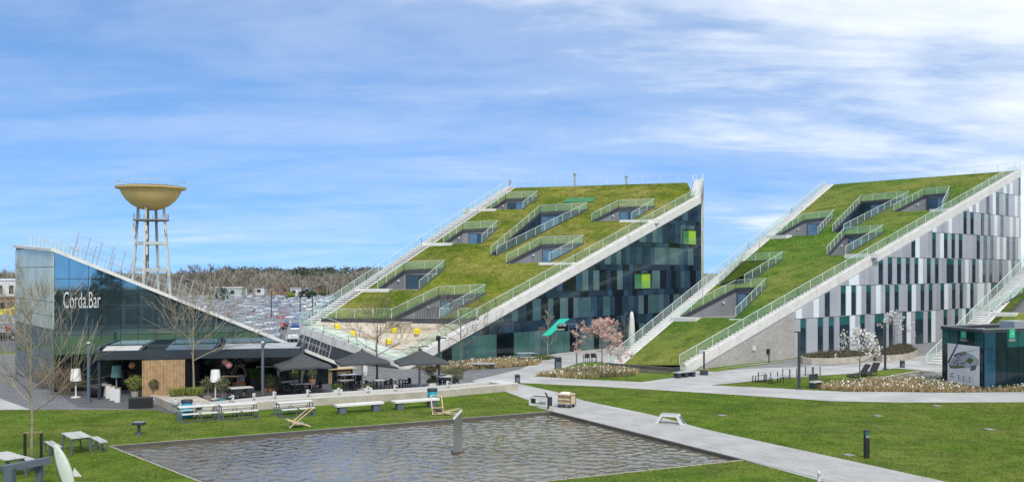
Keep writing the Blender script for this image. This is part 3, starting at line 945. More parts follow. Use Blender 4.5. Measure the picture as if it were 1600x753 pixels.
def clip_top(poly, top):
    """cut a polygon of (s, z) points at z <= top(s) (top is linear)"""
    out = []
    n = len(poly)
    for i in range(n):
        p, q = poly[i], poly[(i + 1) % n]
        fp, fq = top(p[0]) - p[1], top(q[0]) - q[1]
        if fp >= 0: out.append(p)
        if (fp >= 0) != (fq >= 0):
            t = fp / (fp - fq); out.append((p[0] + (q[0] - p[0]) * t, p[1] + (q[1] - p[1]) * t))
    return out
def panel(parent, name, m, A, d, nrm, s0, s1, z0, z1, top, off=0.03, th=0.05):
    poly = clip_top([(s0, z0), (s1, z0), (s1, z1), (s0, z1)], top)
    if len(poly) < 3: return None
    area = abs(sum(poly[i][0] * poly[(i + 1) % len(poly)][1] - poly[(i + 1) % len(poly)][0] * poly[i][1] for i in range(len(poly)))) / 2
    if area < 0.06: return None
    pts = [Vector((A.x, A.y, 0)) + d * s + nrm * off + Vector((0, 0, z)) for s, z in poly]
    return MB().slabpoly(pts, th, nrm).build(name, m, parent)
def upright(A, B, z0, zA, zB, nrm, th, b=None):
    b = b or MB()
    b.slabpoly([Vector((A[0], A[1], z0)), Vector((B[0], B[1], z0)), Vector((B[0], B[1], zB)), Vector((A[0], A[1], zA))], -th, nrm)
    return b

# ------------------------------------------------------------------ dark glass wedge with the stepped tribune
V1 = G(630, 577)
d1 = Vector((0.653, 0.757, 0)); n1 = Vector((0.757, -0.653, 0))
S1 = 48.2
E1 = V1 + d1 * S1
a_, b_ = 0.1005, 0.3663
P1 = Plane((V1.x, V1.y, 0.5), (V1.x + 10, V1.y, 0.5 + 10 * a_), (V1.x, V1.y + 10, 0.5 + 10 * b_))
RL1 = P1.at(790, 293); CL1 = P1.at(468, 508); RR1 = P1.at(1088, 284)
RO1 = Vector((RR1.x + 1.0, RR1.y + 0.3, 0))
bd1 = thing('wedge_building', 'wedge building with dark glass side, sloping turf roof and stone tribune', 'building', V1, worldspace=True)
top1 = lambda s: P1.z(V1.x + d1.x * s, V1.y + d1.y * s) - 0.95
# shell behind the cladding
b = upright(V1 + d1 * 0.8, E1, 0, top1(0.8), top1(S1), n1, 0.3)
eo = Vector((RO1.x, RO1.y, 0)); de = hdir(E1, eo); ne = Vector((de.y, -de.x, 0))
upright(CL1, V1, 0, P1.z(CL1.x, CL1.y) - .9, 0.02, Vector((hdir(CL1, V1).y, -hdir(CL1, V1).x, 0)), 0.3, b)
upright(RL1, CL1, 0, P1.z(RL1.x, RL1.y) - .9, P1.z(CL1.x, CL1.y) - .9, Vector((-1, 0.4, 0)).normalized(), 0.3, b)
b.build('shell', 'dark_wall', bd1)
b = upright(E1, eo, 0, P1.z(E1.x, E1.y), P1.z(eo.x, eo.y) + .3, ne, 0.35)
ew = b.build('end_wall', 'white_concrete', bd1)
for s0, z0, z1 in ((1.2, 8.2, 9.8), (3.4, 6.2, 7.8), (2.6, 11.4, 13.0), (4.6, 13.6, 14.8), (1.8, 4.4, 5.6)):
    panel(ew, 'green_window', 'lime_paint', E1, de, ne, s0, s0 + 0.8, z0, z1, lambda s: 99, 0.01, 0.03)
# cladding: every panel a piece
ROWS1 = [(0.05, 2.35, 'g'), (2.38, 3.35, 'd'), (3.38, 5.40, 'w'), (5.43, 6.05, 'd'), (6.08, 8.10, 'w'), (8.13, 8.72, 'd'), (8.75, 10.70, 'w'), (10.73, 11.2, 'd'),
         (11.23, 13.4, 'w'), (13.43, 13.9, 'd'), (13.93, 16.2, 'w')]
BALC = [(None, (990, 426.6), (1015.8, 451.4)), (None, (1065.6, 359), (1087, 383))]
def facade_s(px):
    k = (px - CX) / FPX
    return (k * V1.y - V1.x) / (d1.x - k * d1.y)
balc = []
for _, (x0, y0), (x1, y1) in BALC:
    s0, s1 = facade_s(x0), facade_s(x1); q = V1 + d1 * ((s0 + s1) / 2)
    balc.append((s0, s1, EYE - (y1 - HY) * q.y / FPX, EYE - (y0 - HY) * q.y / FPX))
g1 = random.Random(21)
for (z0, z1, kind) in ROWS1:
    s = 1.5 + g1.uniform(0, 0.6)
    while s < S1 - 0.1:
        w = g1.choice((0.85, 1.05, 1.3)) if kind != 'g' else g1.choice((0.9, 1.2, 1.6))
        e_ = min(s + w, S1)
        hit = any(not (e_ < q[0] or s > q[1]) and not (z1 < q[2] + .3 or z0 > q[3] - .3) for q in balc)
        if kind == 'g': mm = g1.choice(('glass_sea', 'glass_sea', 'glass_teal', 'glass_pale', 'glass_black', 'glass_sea')) if s < 30 else g1.choice(('glass_black', 'glass_navy', 'glass_sea'))
        elif kind == 'd': mm = g1.choice(('glass_navy', 'glass_navy', 'glass_navy', 'glass_blue', 'glass_black'))
        elif z0 > 8.5: mm = g1.choice(('glass_navy', 'glass_blue', 'glass_navy', 'glass_blue', 'glass_pale', 'glass_teal', 'glass_navy'))
        else: mm = g1.choice(('glass_navy', 'glass_black', 'glass_navy', 'glass_pale', 'glass_teal', 'glass_black', 'glass_teal', 'glass_blue'))
        if hit:
            q = [q for q in balc if not (e_ < q[0] or s > q[1])][0]
            # keep the strips beside, above and below the opening
            for (u0, u1, v0, v1) in ((s, min(e_, q[0]), z0, z1), (max(s, q[1]), e_, z0, z1), (max(s, q[0]), min(e_, q[1]), z0, min(z1, q[2])), (max(s, q[0]), min(e_, q[1]), max(z0, q[3]), z1)):
                if u1 - u0 > 0.1 and v1 - v0 > 0.1: panel(bd1, 'glass_panel', mm, V1, d1, n1, u0, u1 - 0.03, v0, v1, top1)
        else:
            panel(bd1, 'glass_panel', mm, V1, d1, n1, s, e_ - 0.03, z0, z1, top1, off=0.03 + g1.uniform(0, 0.02))
        s = e_
for (s0, s1, z0, z1) in balc:       # lime green loggias
    A0 = V1 + d1 * s0; A1_ = V1 + d1 * s1
    b = MB()
    for (p, q) in (((0.03, z0, z1), None),):
        pass
    b.slabpoly([A0 + n1 * .02 + Vector((0, 0, z0)), A1_ + n1 * .02 + Vector((0, 0, z0)), A1_ + n1 * .02 + Vector((0, 0, z1)), A0 + n1 * .02 + Vector((0, 0, z1))], 0.02, n1)
    lo = b.build('loggia', 'glass_black', bd1)
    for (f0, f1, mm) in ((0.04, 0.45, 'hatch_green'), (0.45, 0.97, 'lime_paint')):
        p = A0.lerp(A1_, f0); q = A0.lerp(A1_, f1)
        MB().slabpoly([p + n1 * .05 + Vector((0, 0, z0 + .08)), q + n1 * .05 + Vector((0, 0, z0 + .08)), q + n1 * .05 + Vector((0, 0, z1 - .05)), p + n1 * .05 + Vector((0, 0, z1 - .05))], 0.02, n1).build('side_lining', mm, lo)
    b = MB()
    for (p, q) in ((A0, A1_),):
        b.bar(p + n1 * .09 + Vector((0, 0, z0)), q + n1 * .09 + Vector((0, 0, z0)), .12, .08); b.bar(p + n1 * .09 + Vector((0, 0, z1)), q + n1 * .09 + Vector((0, 0, z1)), .12, .08)
        for r_ in (p, q): b.bar(r_ + n1 * .09 + Vector((0, 0, z0)), r_ + n1 * .09 + Vector((0, 0, z1)), .12, .08)
    b.build('frame', 'black_metal', lo)
    MB().slabpoly([A0 + n1 * .12 + Vector((0, 0, z0 + .05)), A1_ + n1 * .12 + Vector((0, 0, z0 + .05)), A1_ + n1 * .12 + Vector((0, 0, z0 + .85)), A0 + n1 * .12 + Vector((0, 0, z0 + .85))], .015, n1).build('glass', 'railing_glass', lo)
# roof edge flights
W1 = 0.55
stair(bd1, P1, V1, E1, -n1, W1, 0.90, rise=0.17, fence='inner')
dL = hdir(CL1, RL1); nL = Vector((dL.y, -dL.x, 0))
stair(bd1, P1, CL1, RL1, nL, 1.4, 0.9, rise=0.19, fence='outer', shade_riser=True)
dE = hdir(E1, RO1); 
stair(bd1, P1, E1, RO1, Vector((-dE.y, dE.x, 0)), 1.2, 2.2, fence='outer')
dF = hdir(V1, CL1); nF = Vector((dF.y, -dF.x, 0))
stair(bd1, P1, V1, CL1, nF, 1.2, 0.75, rise=0.2, fence='outer')
h1 = []
h1.append(notch(bd1, P1, (767, 327.4), (817, 327), (840, 309.5), (790, 312), (0.1, 0.9), ledge=((722, 331), (775, 329))))
h1.append(notch(bd1, P1, (692.8, 380.8), (752.7, 380), (777.8, 356.8), (723, 359.7), (0.3, 0.95), ledge=((660, 384.5), (706, 383))))
h1.append(notch(bd1, P1, (590, 452.5), (655, 453), (695, 420.3), (631, 423), (0.1, 0.62), ledge=((556, 456), (608, 455.5))))
h1.append(notch(bd1, P1, (612, 498), (687.4, 497.6), (759, 459), (685.6, 462.6), (0.0, 0.55)))
h1.append(notch(bd1, P1, (767, 398.7), (776, 398.9), (918, 328), (844, 332.8), all_glass=True))
h1.append(notch(bd1, P1, (791, 411.6), (858, 409.8), (912, 380.8), (845, 383.7), (0.05, 0.6), ledge=((842, 413.5), (903, 413))))
h1.append(notch(bd1, P1, (924.6, 346), (987, 345), (1023, 322.7), (966.5, 325), (0.0, 0.75), ledge=((968, 347), (1028, 346.5))))
GB0, GB1 = P1.at(497, 499.5), P1.at(751, 499.5)
outer1 = [GB0.xy, GB1.xy, (E1 - n1 * W1 - d1 * 0.4).xy, (RR1 + Vector((-1.2, 0, 0))).xy, RL1.xy + (nL * 1.4).xy]
h1[3] = [P1.at(612, 499.0).xy, P1.at(687.4, 499.0).xy, h1[3][2], h1[3][3]]
turf(bd1, P1, outer1, h1, 'roof_turf', 150000, '')
glass_fence('ridge_railing', [P1.on(RL1.xy, .1), P1.on(RR1.xy, .1)], bd1, 0.75, 2.2, False, 0.04)
glass_fence('tribune_railing', [P1.on(GB0.xy, .1), P1.at(612, 499) + Vector((0, 0, .1))], bd1, 0.9, 2.0, True, 0.05)
glass_fence('tribune_railing', [P1.at(687, 499) + Vector((0, 0, .1)), P1.at(745, 499) + Vector((0, 0, .1))], bd1, 0.9, 2.0, True, 0.05)
b = MB()                                                     # dark balusters in front of the lowest terrace
for k in range(15):
    p = P1.at(650 + 36 * k / 14, 499.6); b.box((p.x, p.y, p.z + .55), (0.04, 0.04, 1.1))
p, q = P1.at(650, 499.6), P1.at(686, 499.6); b.bar(p + Vector((0, 0, 1.1)), q + Vector((0, 0, 1.1)), .05)
b.build('baluster_row', 'black_metal', bd1)['kind'] = 'stuff'
b = MB()
p, q = P1.at(503, 500), P1.at(748, 500); b.bar(p + Vector((0, 0, -.1)), q + Vector((0, 0, -.1)), .3, .5); b.build('turf_edge', 'dark_trim', bd1)
hq = [P1.at(*t) + P1.n * 0.02 for t in ((880, 317.5), (927, 316.6), (930, 310), (886, 311))]
MB().slabpoly(hq, 0.12, P1.n).build('roof_hatch', 'hatch_green', bd1)
# rooftop bits seen against the sky
b = MB()
for px, hgt in ((797, .9), (898, 1.6), (979, 1.1)):
    p = P1.at(px, 292 - (px - 790) * .02); b.lathe([(.12, 0), (.12, hgt * .8), (.2, hgt * .85), (.2, hgt)], 8, p)
b.build('roof_vents', 'galvanised', bd1)
# tribune: rows of separate stone blocks
g2 = random.Random(5)
ztop = P1.at(620, 501).z
nrow = 11
cont = Vector((b_, -a_, 0)).normalized()                       # level direction on the slope
upd = Vector((a_, b_, 0)).normalized(); grad = math.hypot(a_, b_)
eL = hdir(V1, CL1); eR = d1
VL = V1 + Vector((nF.x, nF.y, 0)) * 0.0
for k in range(nrow):
    z0 = 0.62 + (ztop - 0.62) * k / nrow; z1 = 0.62 + (ztop - 0.62) * (k + 1) / nrow
    # ends of this contour on the left and right edges
    def at_z(e, z): 
        t = (z - 0.5) / (a_ * e.x + b_ * e.y); return V1 + e * t
    l0, r0 = at_z(eL, z0), at_z(eR, z0)
    l0 = l0 + cont * 1.3; r0 = r0 - cont * 0.75
    L = (r0 - l0).dot(cont)
    if L < 0.8: continue
    s = 0.0
    dep = (z1 - z0) / grad + 0.25
    while s < L - 0.05:
        w = min(g2.uniform(1.6, 4.2), L - s)
        if L - s - w < 0.6: w = L - s
        p = l0 + cont * s; q = l0 + cont * (s + w - 0.05)
        jut = g2.choice((0, 0, 0.05, -0.05, 0.10)) ; up_ = g2.choice((0, 0, 0, 0.0, 0.16))
        poly = [p - upd * jut, q - upd * jut, q + upd * dep, p + upd * dep]
        MB().prism([t.xy for t in poly], z0 - 0.5, z0 + 0.02 + up_ * .8 + g2.uniform(0, .06)).build('stone_block', g2.choice(('stone_step', 'stone_step', 'stone_step_dark')), bd1)
        s += w
YB = []
for i, (px, py) in enumerate(((527, 515), (552, 526), (616, 517), (608, 534), (652, 523))):
    p = P1.at(px, py)
    k = int((p.z - 0.62) / ((ztop - .62) / nrow)); z0 = 0.62 + (ztop - .62) * k / nrow + 0.22
    t = thing('cube_stool', ('yellow cube stool nearest the left stair of the stone tribune', 'yellow cube stool second from the left on the stone tribune',
              'yellow cube stool high up in the middle of the stone tribune', 'lowest yellow cube stool on the stone tribune', 'rightmost yellow cube stool on the stone tribune')[i], 'stool', (p.x, p.y, z0 - .12), g2.uniform(-.4, .4), 'yellow stools on the tribune')
    b = MB(); b.bbox((0, 0, .10), (.40, .40, .2), b=.03); b.build('lower_half', 'yellow_paint', t)
    b = MB(); b.bbox((0, 0, .33), (.46, .46, .26), b=.04); b.build('upper_half', 'yellow_paint', t)

# ------------------------------------------------------------------ grey panelled wedge
A2 = G(1086, 577)
d2 = Vector((29.5, 27.2, 0)).normalized(); n2 = Vector((d2.y, -d2.x, 0))
S2 = 70.6
B2 = A2 + d2 * S2
RLg = Vector((48.6, 148.9, 21.3))
P2 = Plane((A2.x, A2.y, 0.75), (B2.x, B2.y, 21.3), RLg)
bd2 = thing('wedge_building', 'wedge building with grey and white striped panel side and turf roof', 'building', A2, worldspace=True)
top2 = lambda s: P2.z(A2.x + d2.x * s, A2.y + d2.y * s) - 0.92
b = upright(A2 + d2 * 0.3, B2, 0, max(0.05, top2(0.3)), top2(S2), n2, 0.3)
bk = B2 + Vector((5.0, 12.0, 0)); nb = Vector((12.0, -5.0, 0)).normalized()
upright(B2, bk, 0, 20.4, 20.4, nb, 0.3, b)
b.build('shell', 'panel_grey_dark', bd2)
def fs2(px):
    k = (px - CX) / FPX; return (k * A2.y - A2.x) / (d2.x - k * d2.y)
SB = fs2(1240)
brick_mat('wall_brick', (0.46, 0.44, 0.41), (0.37, 0.355, 0.33), (0.28, 0.265, 0.25), 0.42, 0.16, 0.02, 0.9, rot=math.atan2(d2.y, d2.x), upright=True, var=0.15)
poly = clip_top([(0.4, 0), (SB, 0), (SB, 9), (0.4, 9)], top2)
MB().slabpoly([A2 + d2 * s + n2 * 0.06 + Vector((0, 0, z)) for s, z in poly], 0.04, n2).build('brick_wall', 'wall_brick', bd2)
ROWS2 = [0.0, 3.6, 6.6, 9.48, 12.4, 15.1, 17.9, 20.6]
g3 = random.Random(77)
CODE = {0: 'GWGGWGWGWWPGWGGWWGWGGWPGWWGWPGGWGGWGPWG', 1: 'GPWGPGWGGWPWPGWGPGWGWGGWPGWGWGGWPGWGWGPWG', 2: 'GGPPGGGGWGWGWGWGWPGWGWGGWWGWGPGWGPWGWGGW'}
PW = (S2 - SB) / 54.0
for r_ in range(7):
    z0, z1 = ROWS2[r_] + 0.03, ROWS2[r_ + 1] - 0.03
    prev = ''
    shift = (0.0, 0.25, -0.2, 0.1, 0.3, -0.15, 0.2)[r_] * PW
    first = None
    for c in range(-1, 55):
        s0, s1 = max(SB, SB + c * PW + shift), min(S2, SB + (c + 1) * PW + shift)
        if s1 - s0 < 0.1: continue
        if top2(s1) < z0 + .1: continue
        if first is None: first = c
        k = c - first
        code = CODE[r_][k] if r_ in CODE and k < len(CODE[r_]) else g3.choice('WWWWGGGPP')
        if r_ not in CODE and code == prev and code in 'WP': code = 'G'
        if code == 'W' and (top2(s0) < z1 - 1.6): code = 'G'
        prev = code
        m = {'G': g3.choice(('panel_grey', 'panel_grey', 'panel_grey_dark')), 'P': 'panel_white'}.get(code)
        if code == 'W':
            zt = z1 - (z1 - z0) * 0.24
            fr = panel(bd2, 'window', 'dark_trim', A2, d2, n2, s0 + .02, s1 - .02, z0 + .05, z1, top2, 0.02, 0.03)
            if fr:
                panel(fr, 'pane', 'window_dark', A2, d2, n2, s0 + .06, s1 - .06, z0 + .09, zt - .02, top2, 0.035, 0.03)
                panel(fr, 'blind_band', 'window_teal', A2, d2, n2, s0 + .06, s1 - .06, zt + .02, z1 - .03, top2, 0.035, 0.035)
        else:
            panel(bd2, 'panel', m, A2, d2, n2, s0 + .01, s1 - .02, z0, z1, top2, 0.02, 0.07 + g3.uniform(0, .03))
W2 = 0.6
L2 = P2.at(950, 571)
stair(bd2, P2, A2 - d2 * 1.2, B2 + d2 * 0.4, -n2, W2, 0.88, rise=0.17, fence='inner')
dl = hdir(L2, RLg); nl = Vector((dl.y, -dl.x, 0))
stair(bd2, P2, L2, RLg, nl, 1.35, 0.9, rise=0.19, fence='outer', h=1.1, shade_riser=True)
h2 = []
h2.append(notch(bd2, P2, (1211, 369.6), (1277.6, 367), (1303.5, 339), (1256, 344.7), (0.2, 0.8), ledge=((1196, 373), (1229, 373))))
h2.append(notch(bd2, P2, (1123, 446), (1163, 443), (1223.8, 406), (1159.7, 409.5), (0.1, 0.6)))
h2.append(notch(bd2, P2, (1062, 496.5), (1149.7, 496), (1197, 449), (1149.7, 451), (0.1, 0.7), ledge=((1048, 501.5), (1088, 501.5))))
h2.append(notch(bd2, P2, (1301, 363), (1318, 362.5), (1420.4, 309.8), (1345.7, 315.7), all_glass=True))
h2.append(notch(bd2, P2, (1396.5, 331), (1472, 328), (1484, 302), (1444, 305.8), (0.2, 0.95), ledge=((1453, 331), (1482, 330))))
h2.append(notch(bd2, P2, (1292, 399), (1321, 398.4), (1380, 364), (1320, 367.5), (0.2, 0.8), ledge=((1320, 403), (1372, 401.5))))
outer2 = [(L2 + nl * 1.35).xy, (A2 - d2 * 1.2 - n2 * W2).xy, (B2 - n2 * W2).xy, (RLg + nl * 1.35).xy]
turf(bd2, P2, outer2, h2, 'roof_turf_fresh', 170000, '')
glass_fence('ridge_railing', [P2.on(RLg.xy, .1), P2.on(B2.xy, .1)], bd2, 0.9, 3.0, False, 0.05)
b = MB()
p, q = P2.at(1139, 500), P2.at(1193, 499); dn = inset_left(hdir(p, q))
b.prism([p.xy, q.xy, (q + dn).xy, (p + dn).xy], lambda x, y: p.z - .4, lambda x, y: p.z + .12); b.build('access_ledge', 'white_concrete', bd2)
for s0, z in ((SB * .55, 1.3), (SB * .70, 0.9)):              # fittings on the brick wall
    p = A2 + d2 * s0 + n2 * .1; b = MB(); b.box((p.x, p.y, z), (.35, .3, .4), math.atan2(d2.y, d2.x)); b.build('wall_fitting', 'white_paint' if z > 1 else 'black_metal', bd2)

# ------------------------------------------------------------------ third wedge, only its near flight and turf in view
A3 = G(1447, 571)
d3 = Vector((0.70, 0.714, 0)).normalized()
P3 = Plane((A3.x, A3.y, 0.05), (A3.x + d3.x, A3.y + d3.y, 0.05 + 0.325), (A3.x + 0.63, A3.y - 0.777, 0.05))
bd3 = thing('wedge_building', 'third turf roofed wedge building with a white stair behind the black kiosk', 'building', A3, worldspace=True)
n3 = Vector((d3.y, -d3.x, 0))
E3 = A3 + d3 * 62
stair(bd3, P3, A3, E3, n3, 1.9, 0.8, rise=0.19, fence='outer', h=1.1, shade_riser=True)
h3 = [notch(bd3, P3, (1546, 489), (1640, 489), (1700, 430), (1628, 440), (0.2, 0.7), ledge=((1543, 494), (1588, 493.5)))]
q0 = A3 + n3 * 1.9
ct = Vector((0.63, -0.777, 0)); q1 = q0 + ct * 3 ; q2 = A3 + n3 * 26 + d3 * 18; q3 = E3 + n3 * 26; q4 = E3 + n3 * 1.9
turf(bd3, P3, [q0.xy, q1.xy, (q1 + Vector((12, 3, 0))).xy, q2.xy, q3.xy, q4.xy], h3, 'roof_turf_fresh', 60000, '')
b = upright(A3, E3, 0, 0.02, P3.z(E3.x, E3.y) - .8, -n3, 0.3); b.build('shell', 'dark_wall', bd3)

# ================================================================== THE BAR
CB = Vector((-30.4, 63.8, 0)); dB = Vector((18.5, 5.0, 0)).normalized(); nB = Vector((dB.y, -dB.x, 0))
CB1 = Vector((-39.0, 75.5, 0)); LB, SBAR = 19.16, 18.55
topb = lambda s: 9.32 - 8.22 * s / LB
EB = CB + dB * SBAR
bar = thing('bar_building', 'wedge shaped bar with mirror glass front and sloping roof edge', 'building', CB, worldspace=True)
PB = Plane((CB.x, CB.y, 9.32), (EB.x, EB.y, topb(SBAR)), (CB1.x, CB1.y, 9.9))
dLb = hdir(CB1, CB); nLb = Vector((dLb.y, -dLb.x, 0)); SL = (CB - CB1).length
b = upright(CB, EB, 0, topb(0) - .05, topb(SBAR) - .05, nB, 0.3)
upright(CB1, CB, 0, 9.8, 9.25, nLb, 0.3, b)
EBb = EB + (CB1 - CB) * 0.45; CBb = CB1
upright(EB, EBb, 0, topb(SBAR), PB.z(EBb.x, EBb.y), dB, 0.3, b)
b.build('shell', 'black_metal', bar)
g4 = random.Random(3)
# mirror panes on the front
zr = [0.02, 2.45, 3.75, 5.6, 7.5, 9.6]
cols = [0, .9, 2.1, 2.9, 4.1, 5.2, 6.4, 7.6, 8.9, 10.1, 11.4, 12.6, 13.9, 15.2, 16.5, 17.6, SBAR]
for r_ in range(5):
    for c in range(16):
        tilt = g4.uniform(-.004, .004)
        o = panel(bar, 'mirror_pane', 'mirror_blue' if r_ > 0 else 'glass_black', CB, dB, nB, cols[c] + .015, cols[c + 1] - .015, zr[r_] + .015, zr[r_ + 1] - .015, topb, 0.02, 0.04)
# pale panes on the left return: reflected cloud put into a diffuse colour
for r_, (z0, z1) in enumerate(((0.02, 2.0), (2.0, 4.1), (4.1, 5.0), (5.0, 5.95), (5.95, 8.3), (8.3, 9.7))):
    for c in range(7):
        s0, s1 = SL * c / 7, SL * (c + 1) / 7
        panel(bar, 'pale_pane', 'mirror_pale' if r_ > 1 else 'glass_teal', CB1, dLb, nLb, s0 + .02, s1 - .02, z0 + .02, z1 - .02, lambda s: 9.85 - 0.55 * s / SL, 0.02, 0.04 + g4.uniform(0, .01))
# roof and its pale coping
MB().prism([CB.xy, EB.xy, EBb.xy, CB1.xy], lambda x, y: PB.z(x, y) - .12, lambda x, y: PB.z(x, y) + .02).build('roof', 'pale_concrete', bar)
b = MB()
up = Vector((0, 0, 1))
b.bar(CB + up * 9.40 + nB * .06, EB + up * (topb(SBAR) + .08) + nB * .06, .34, .20); b.bar(CB1 + up * 9.98 + nLb * .06, CB + up * 9.42 + nLb * .06, .34, .20)
b.build('coping', 'white_concrete', bar)
# slanting poles and wires above the roof edge
pol = []
k = 0
for row, (ofs, hgt, n) in enumerate(((0.35, 1.75, 24), (3.2, 1.6, 14))):
    for i in range(n):
        s = (1.0 + i * 0.735) if row == 0 else (0.5 + i * 1.2)
        base = CB + dB * s - nB * ofs
        if s > SBAR - .1: continue
        z = PB.z(base.x, base.y)
        p0 = Vector((base.x, base.y, z)); p1 = p0 + dB * 0.42 + up * hgt - nB * 0.1
        MB().bar(p0, p1, .062, .062).build('slanting_pole', 'galvanised', bar)
        if row == 0: pol.append((p0, p1))
b = MB()
for f in (0.35, 0.62, 0.92):
    for a, c in zip(pol[:-1], pol[1:]):
        b.bar(a[0].lerp(a[1], f), c[0].lerp(c[1], f), .024)
for ofs in (3.2,):
    a = CB + dB * .3 - nB * ofs; c = CB + dB * 18 - nB * ofs
    b.bar(Vector((a.x, a.y, PB.z(a.x, a.y) + 1.0)), Vector((c.x, c.y, PB.z(c.x, c.y) + 1.0)), .04)
for a, c in zip(pol[:-1], pol[1:]):
    for f in (.33, .66): b.bar(a[0].lerp(c[0], f), a[0].lerp(c[0], f).lerp(a[1].lerp(c[1], f), .62), .022)
b.build('wire_rails', 'galvanised', bar)['kind'] = 'stuff'
# railing at the high end of the roof
a = CB - nB * 1.0 - dB * 2.2; c = CB + dB * 1.0 - nB * 1.0
q = [Vector((-35.2, 70.3, 0)), Vector((-29.9, 66.5, 0))]
pa, pc = (Vector((p.x, p.y, PB.z(p.x, p.y))) for p in q)
glass_fence('roof_railing', [pa, pc], bar, 1.0, .55, True, .05)
# white lettering
sg = thing('bar_sign', 'thin white lettering across the mirror glass front of the bar', 'sign', CB + dB * 1.0, worldspace=True)
s0 = ((99 - CX) / FPX * CB.y - CB.x) / (dB.x - (99 - CX) / FPX * dB.y)
lp = CB + dB * s0 + nB * .12; zb = EYE - (481 - HY) * lp.y / FPX
lettering('lettering', 'Corda.Bar', 1.60, 0.345, 'white_paint', sg, (lp.x, lp.y, zb - .02), dB, nB, .03, thin=-0.014)

# canopy with louvre panels
FLc, FRc = Vector((-26.0, 59.9, 0)), Vector((-13.7, 62.2, 0))
BLc, BRc = CB + dB * 2.9 + nB * .15, CB + dB * 16.2 + nB * .15
can = thing('canopy', 'dark flat terrace canopy with louvre panels in front of the bar', 'canopy', FLc, worldspace=True)
b = MB()
for p, q in ((FLc, FRc), (FLc, BLc), (FRc, BRc)):
    b.bar(p + up * 2.76, q + up * 2.76, .16, .56)
b.bar(BLc + up * 2.85, BRc + up * 2.85, .16, .3)
b.build('fascia', 'charcoal_metal', can)
seg = [(0.03, .20, 'kerb_white'), (.215, .235, None), (.25, .33, None), (.335, .56, 'slate_metal'), (.575, .60, None), (.61, .80, 'canvas_grey'), (.81, .97, 'canvas_grey')]
for f0, f1, m in seg:
    if not m: continue
    b = MB()
    p = [FLc.lerp(FRc, f0), FLc.lerp(FRc, f1), BLc.lerp(BRc, f1), BLc.lerp(BRc, f0)]
    b.prism([(p[0].lerp(p[3], .06)).xy, (p[1].lerp(p[2], .06)).xy, (p[1].lerp(p[2], .9)).xy, (p[0].lerp(p[3], .9)).xy], 2.98, 3.03)
    b.build('louvre_panel', m, can)
for f in (.21, .33, .57, .605, .805):
    MB().bar(FLc.lerp(FRc, f) + up * 2.86, BLc.lerp(BRc, f) + up * 2.86, .12, .3).build('crossbeam', 'charcoal_metal', can)
for p in (FLc.lerp(FRc, .43), FLc.lerp(FRc, .995), FLc.lerp(FRc, .015)):
    MB().box((p.x, p.y + .12, 1.24), (.16, .16, 2.48)).build('column', 'charcoal_metal', can)
# upright timber boarding under the canopy
w0, w1 = G(222, 624.5), G(289, 622.5)
wd = hdir(w0, w1); wl_ = (w1 - w0).length
tw = thing('timber_screen', 'pale upright timber boards enclosing a box under the bar canopy', 'wooden wall', w0, worldspace=True)
nb_ = 30
for i in range(nb_):
    p = w0 + wd * (wl_ * (i + .5) / nb_) + Vector((wd.y, -wd.x, 0)) * g4.choice((0, .02, .035))
    MB().box((p.x, p.y, 1.24), (wl_ / nb_ - .018, .05, 2.44), math.atan2(wd.y, wd.x)).build('board', 'timber', tw)
MB().prism([(w0 + Vector((0, .08, 0))).xy, (w1 + Vector((0, .08, 0))).xy, (w1 + Vector((.2, 2.2, 0))).xy, (w0 + Vector((.2, 2.2, 0))).xy], 0, 2.46).build('core', 'black_metal', tw)

# ================================================================== WATER TOWER
TW = P(236, 424, 150.0); TW.z = 0
wtw = thing('water_tower', 'pale concrete water tower carrying a shallow mustard yellow bowl tank', 'water tower', TW)
b = MB()
prof = [(0.01, 17.5), (0.9, 17.56), (1.9, 17.85), (2.9, 18.4), (3.7, 19.15), (4.25, 19.95), (4.6, 20.75), (5.2, 20.85), (5.3, 21.0)]
b.lathe(prof, 48); b.build('tank', 'tank_yellow', wtw, smooth=True)
b = MB(); b.lathe([(5.3, 21.0), (5.32, 21.12), (4.7, 21.22), (3.0, 21.45), (0.01, 21.6)], 48); b.build('lid', 'tank_rim', wtw)
b = MB()
for i in range(28):
    a = 2 * math.pi * i / 28; b.box((5.0 * math.cos(a), 5.0 * math.sin(a), 21.6), (.05, .05, .9))
b.lathe([(5.0, 22.0), (5.04, 22.0), (5.04, 22.05), (5.0, 22.05)], 28, cap=False); b.build('rim_railing', 'tower_concrete', wtw)['kind'] = 'stuff'
for a in (R(180), R(269), R(0), R(89)):
    ca, sa = math.cos(a), math.sin(a)
    MB().bar((3.35 * ca, 3.35 * sa, 0), (2.0 * ca, 2.0 * sa, 18.0 if abs(sa) < .5 else 17.9), .34, .34, up=Vector((ca, sa, .1))).build('leg', 'tower_concrete', wtw)
for z in (4.2, 8.25, 12.4):
    r_ = 3.35 - 1.35 * z / 18
    pts = [(r_ * math.cos(a), r_ * math.sin(a), z) for a in (R(180), R(269), R(360), R(89))]
    for i in range(4):
        MB().bar(pts[i], pts[(i + 1) % 4], .35, .5).build('ring_beam', 'tower_concrete', wtw)
b = MB(); b.lathe([(2.7, 15.9), (2.7, 16.05)], 24); pf = b.build('platform', 'tank_rim', wtw)
b = MB()
for i in range(24):
    a = 2 * math.pi * i / 24; b.box((2.62 * math.cos(a), 2.62 * math.sin(a), 16.5), (.04, .04, .9))
b.build('platform_railing', 'tank_rim', pf)['kind'] = 'stuff'
b = MB(); b.lathe([(.28, 0), (.28, 17.6)], 12, (-.6, 0, 0)); b.build('riser_pipe', 'tank_rim', wtw)
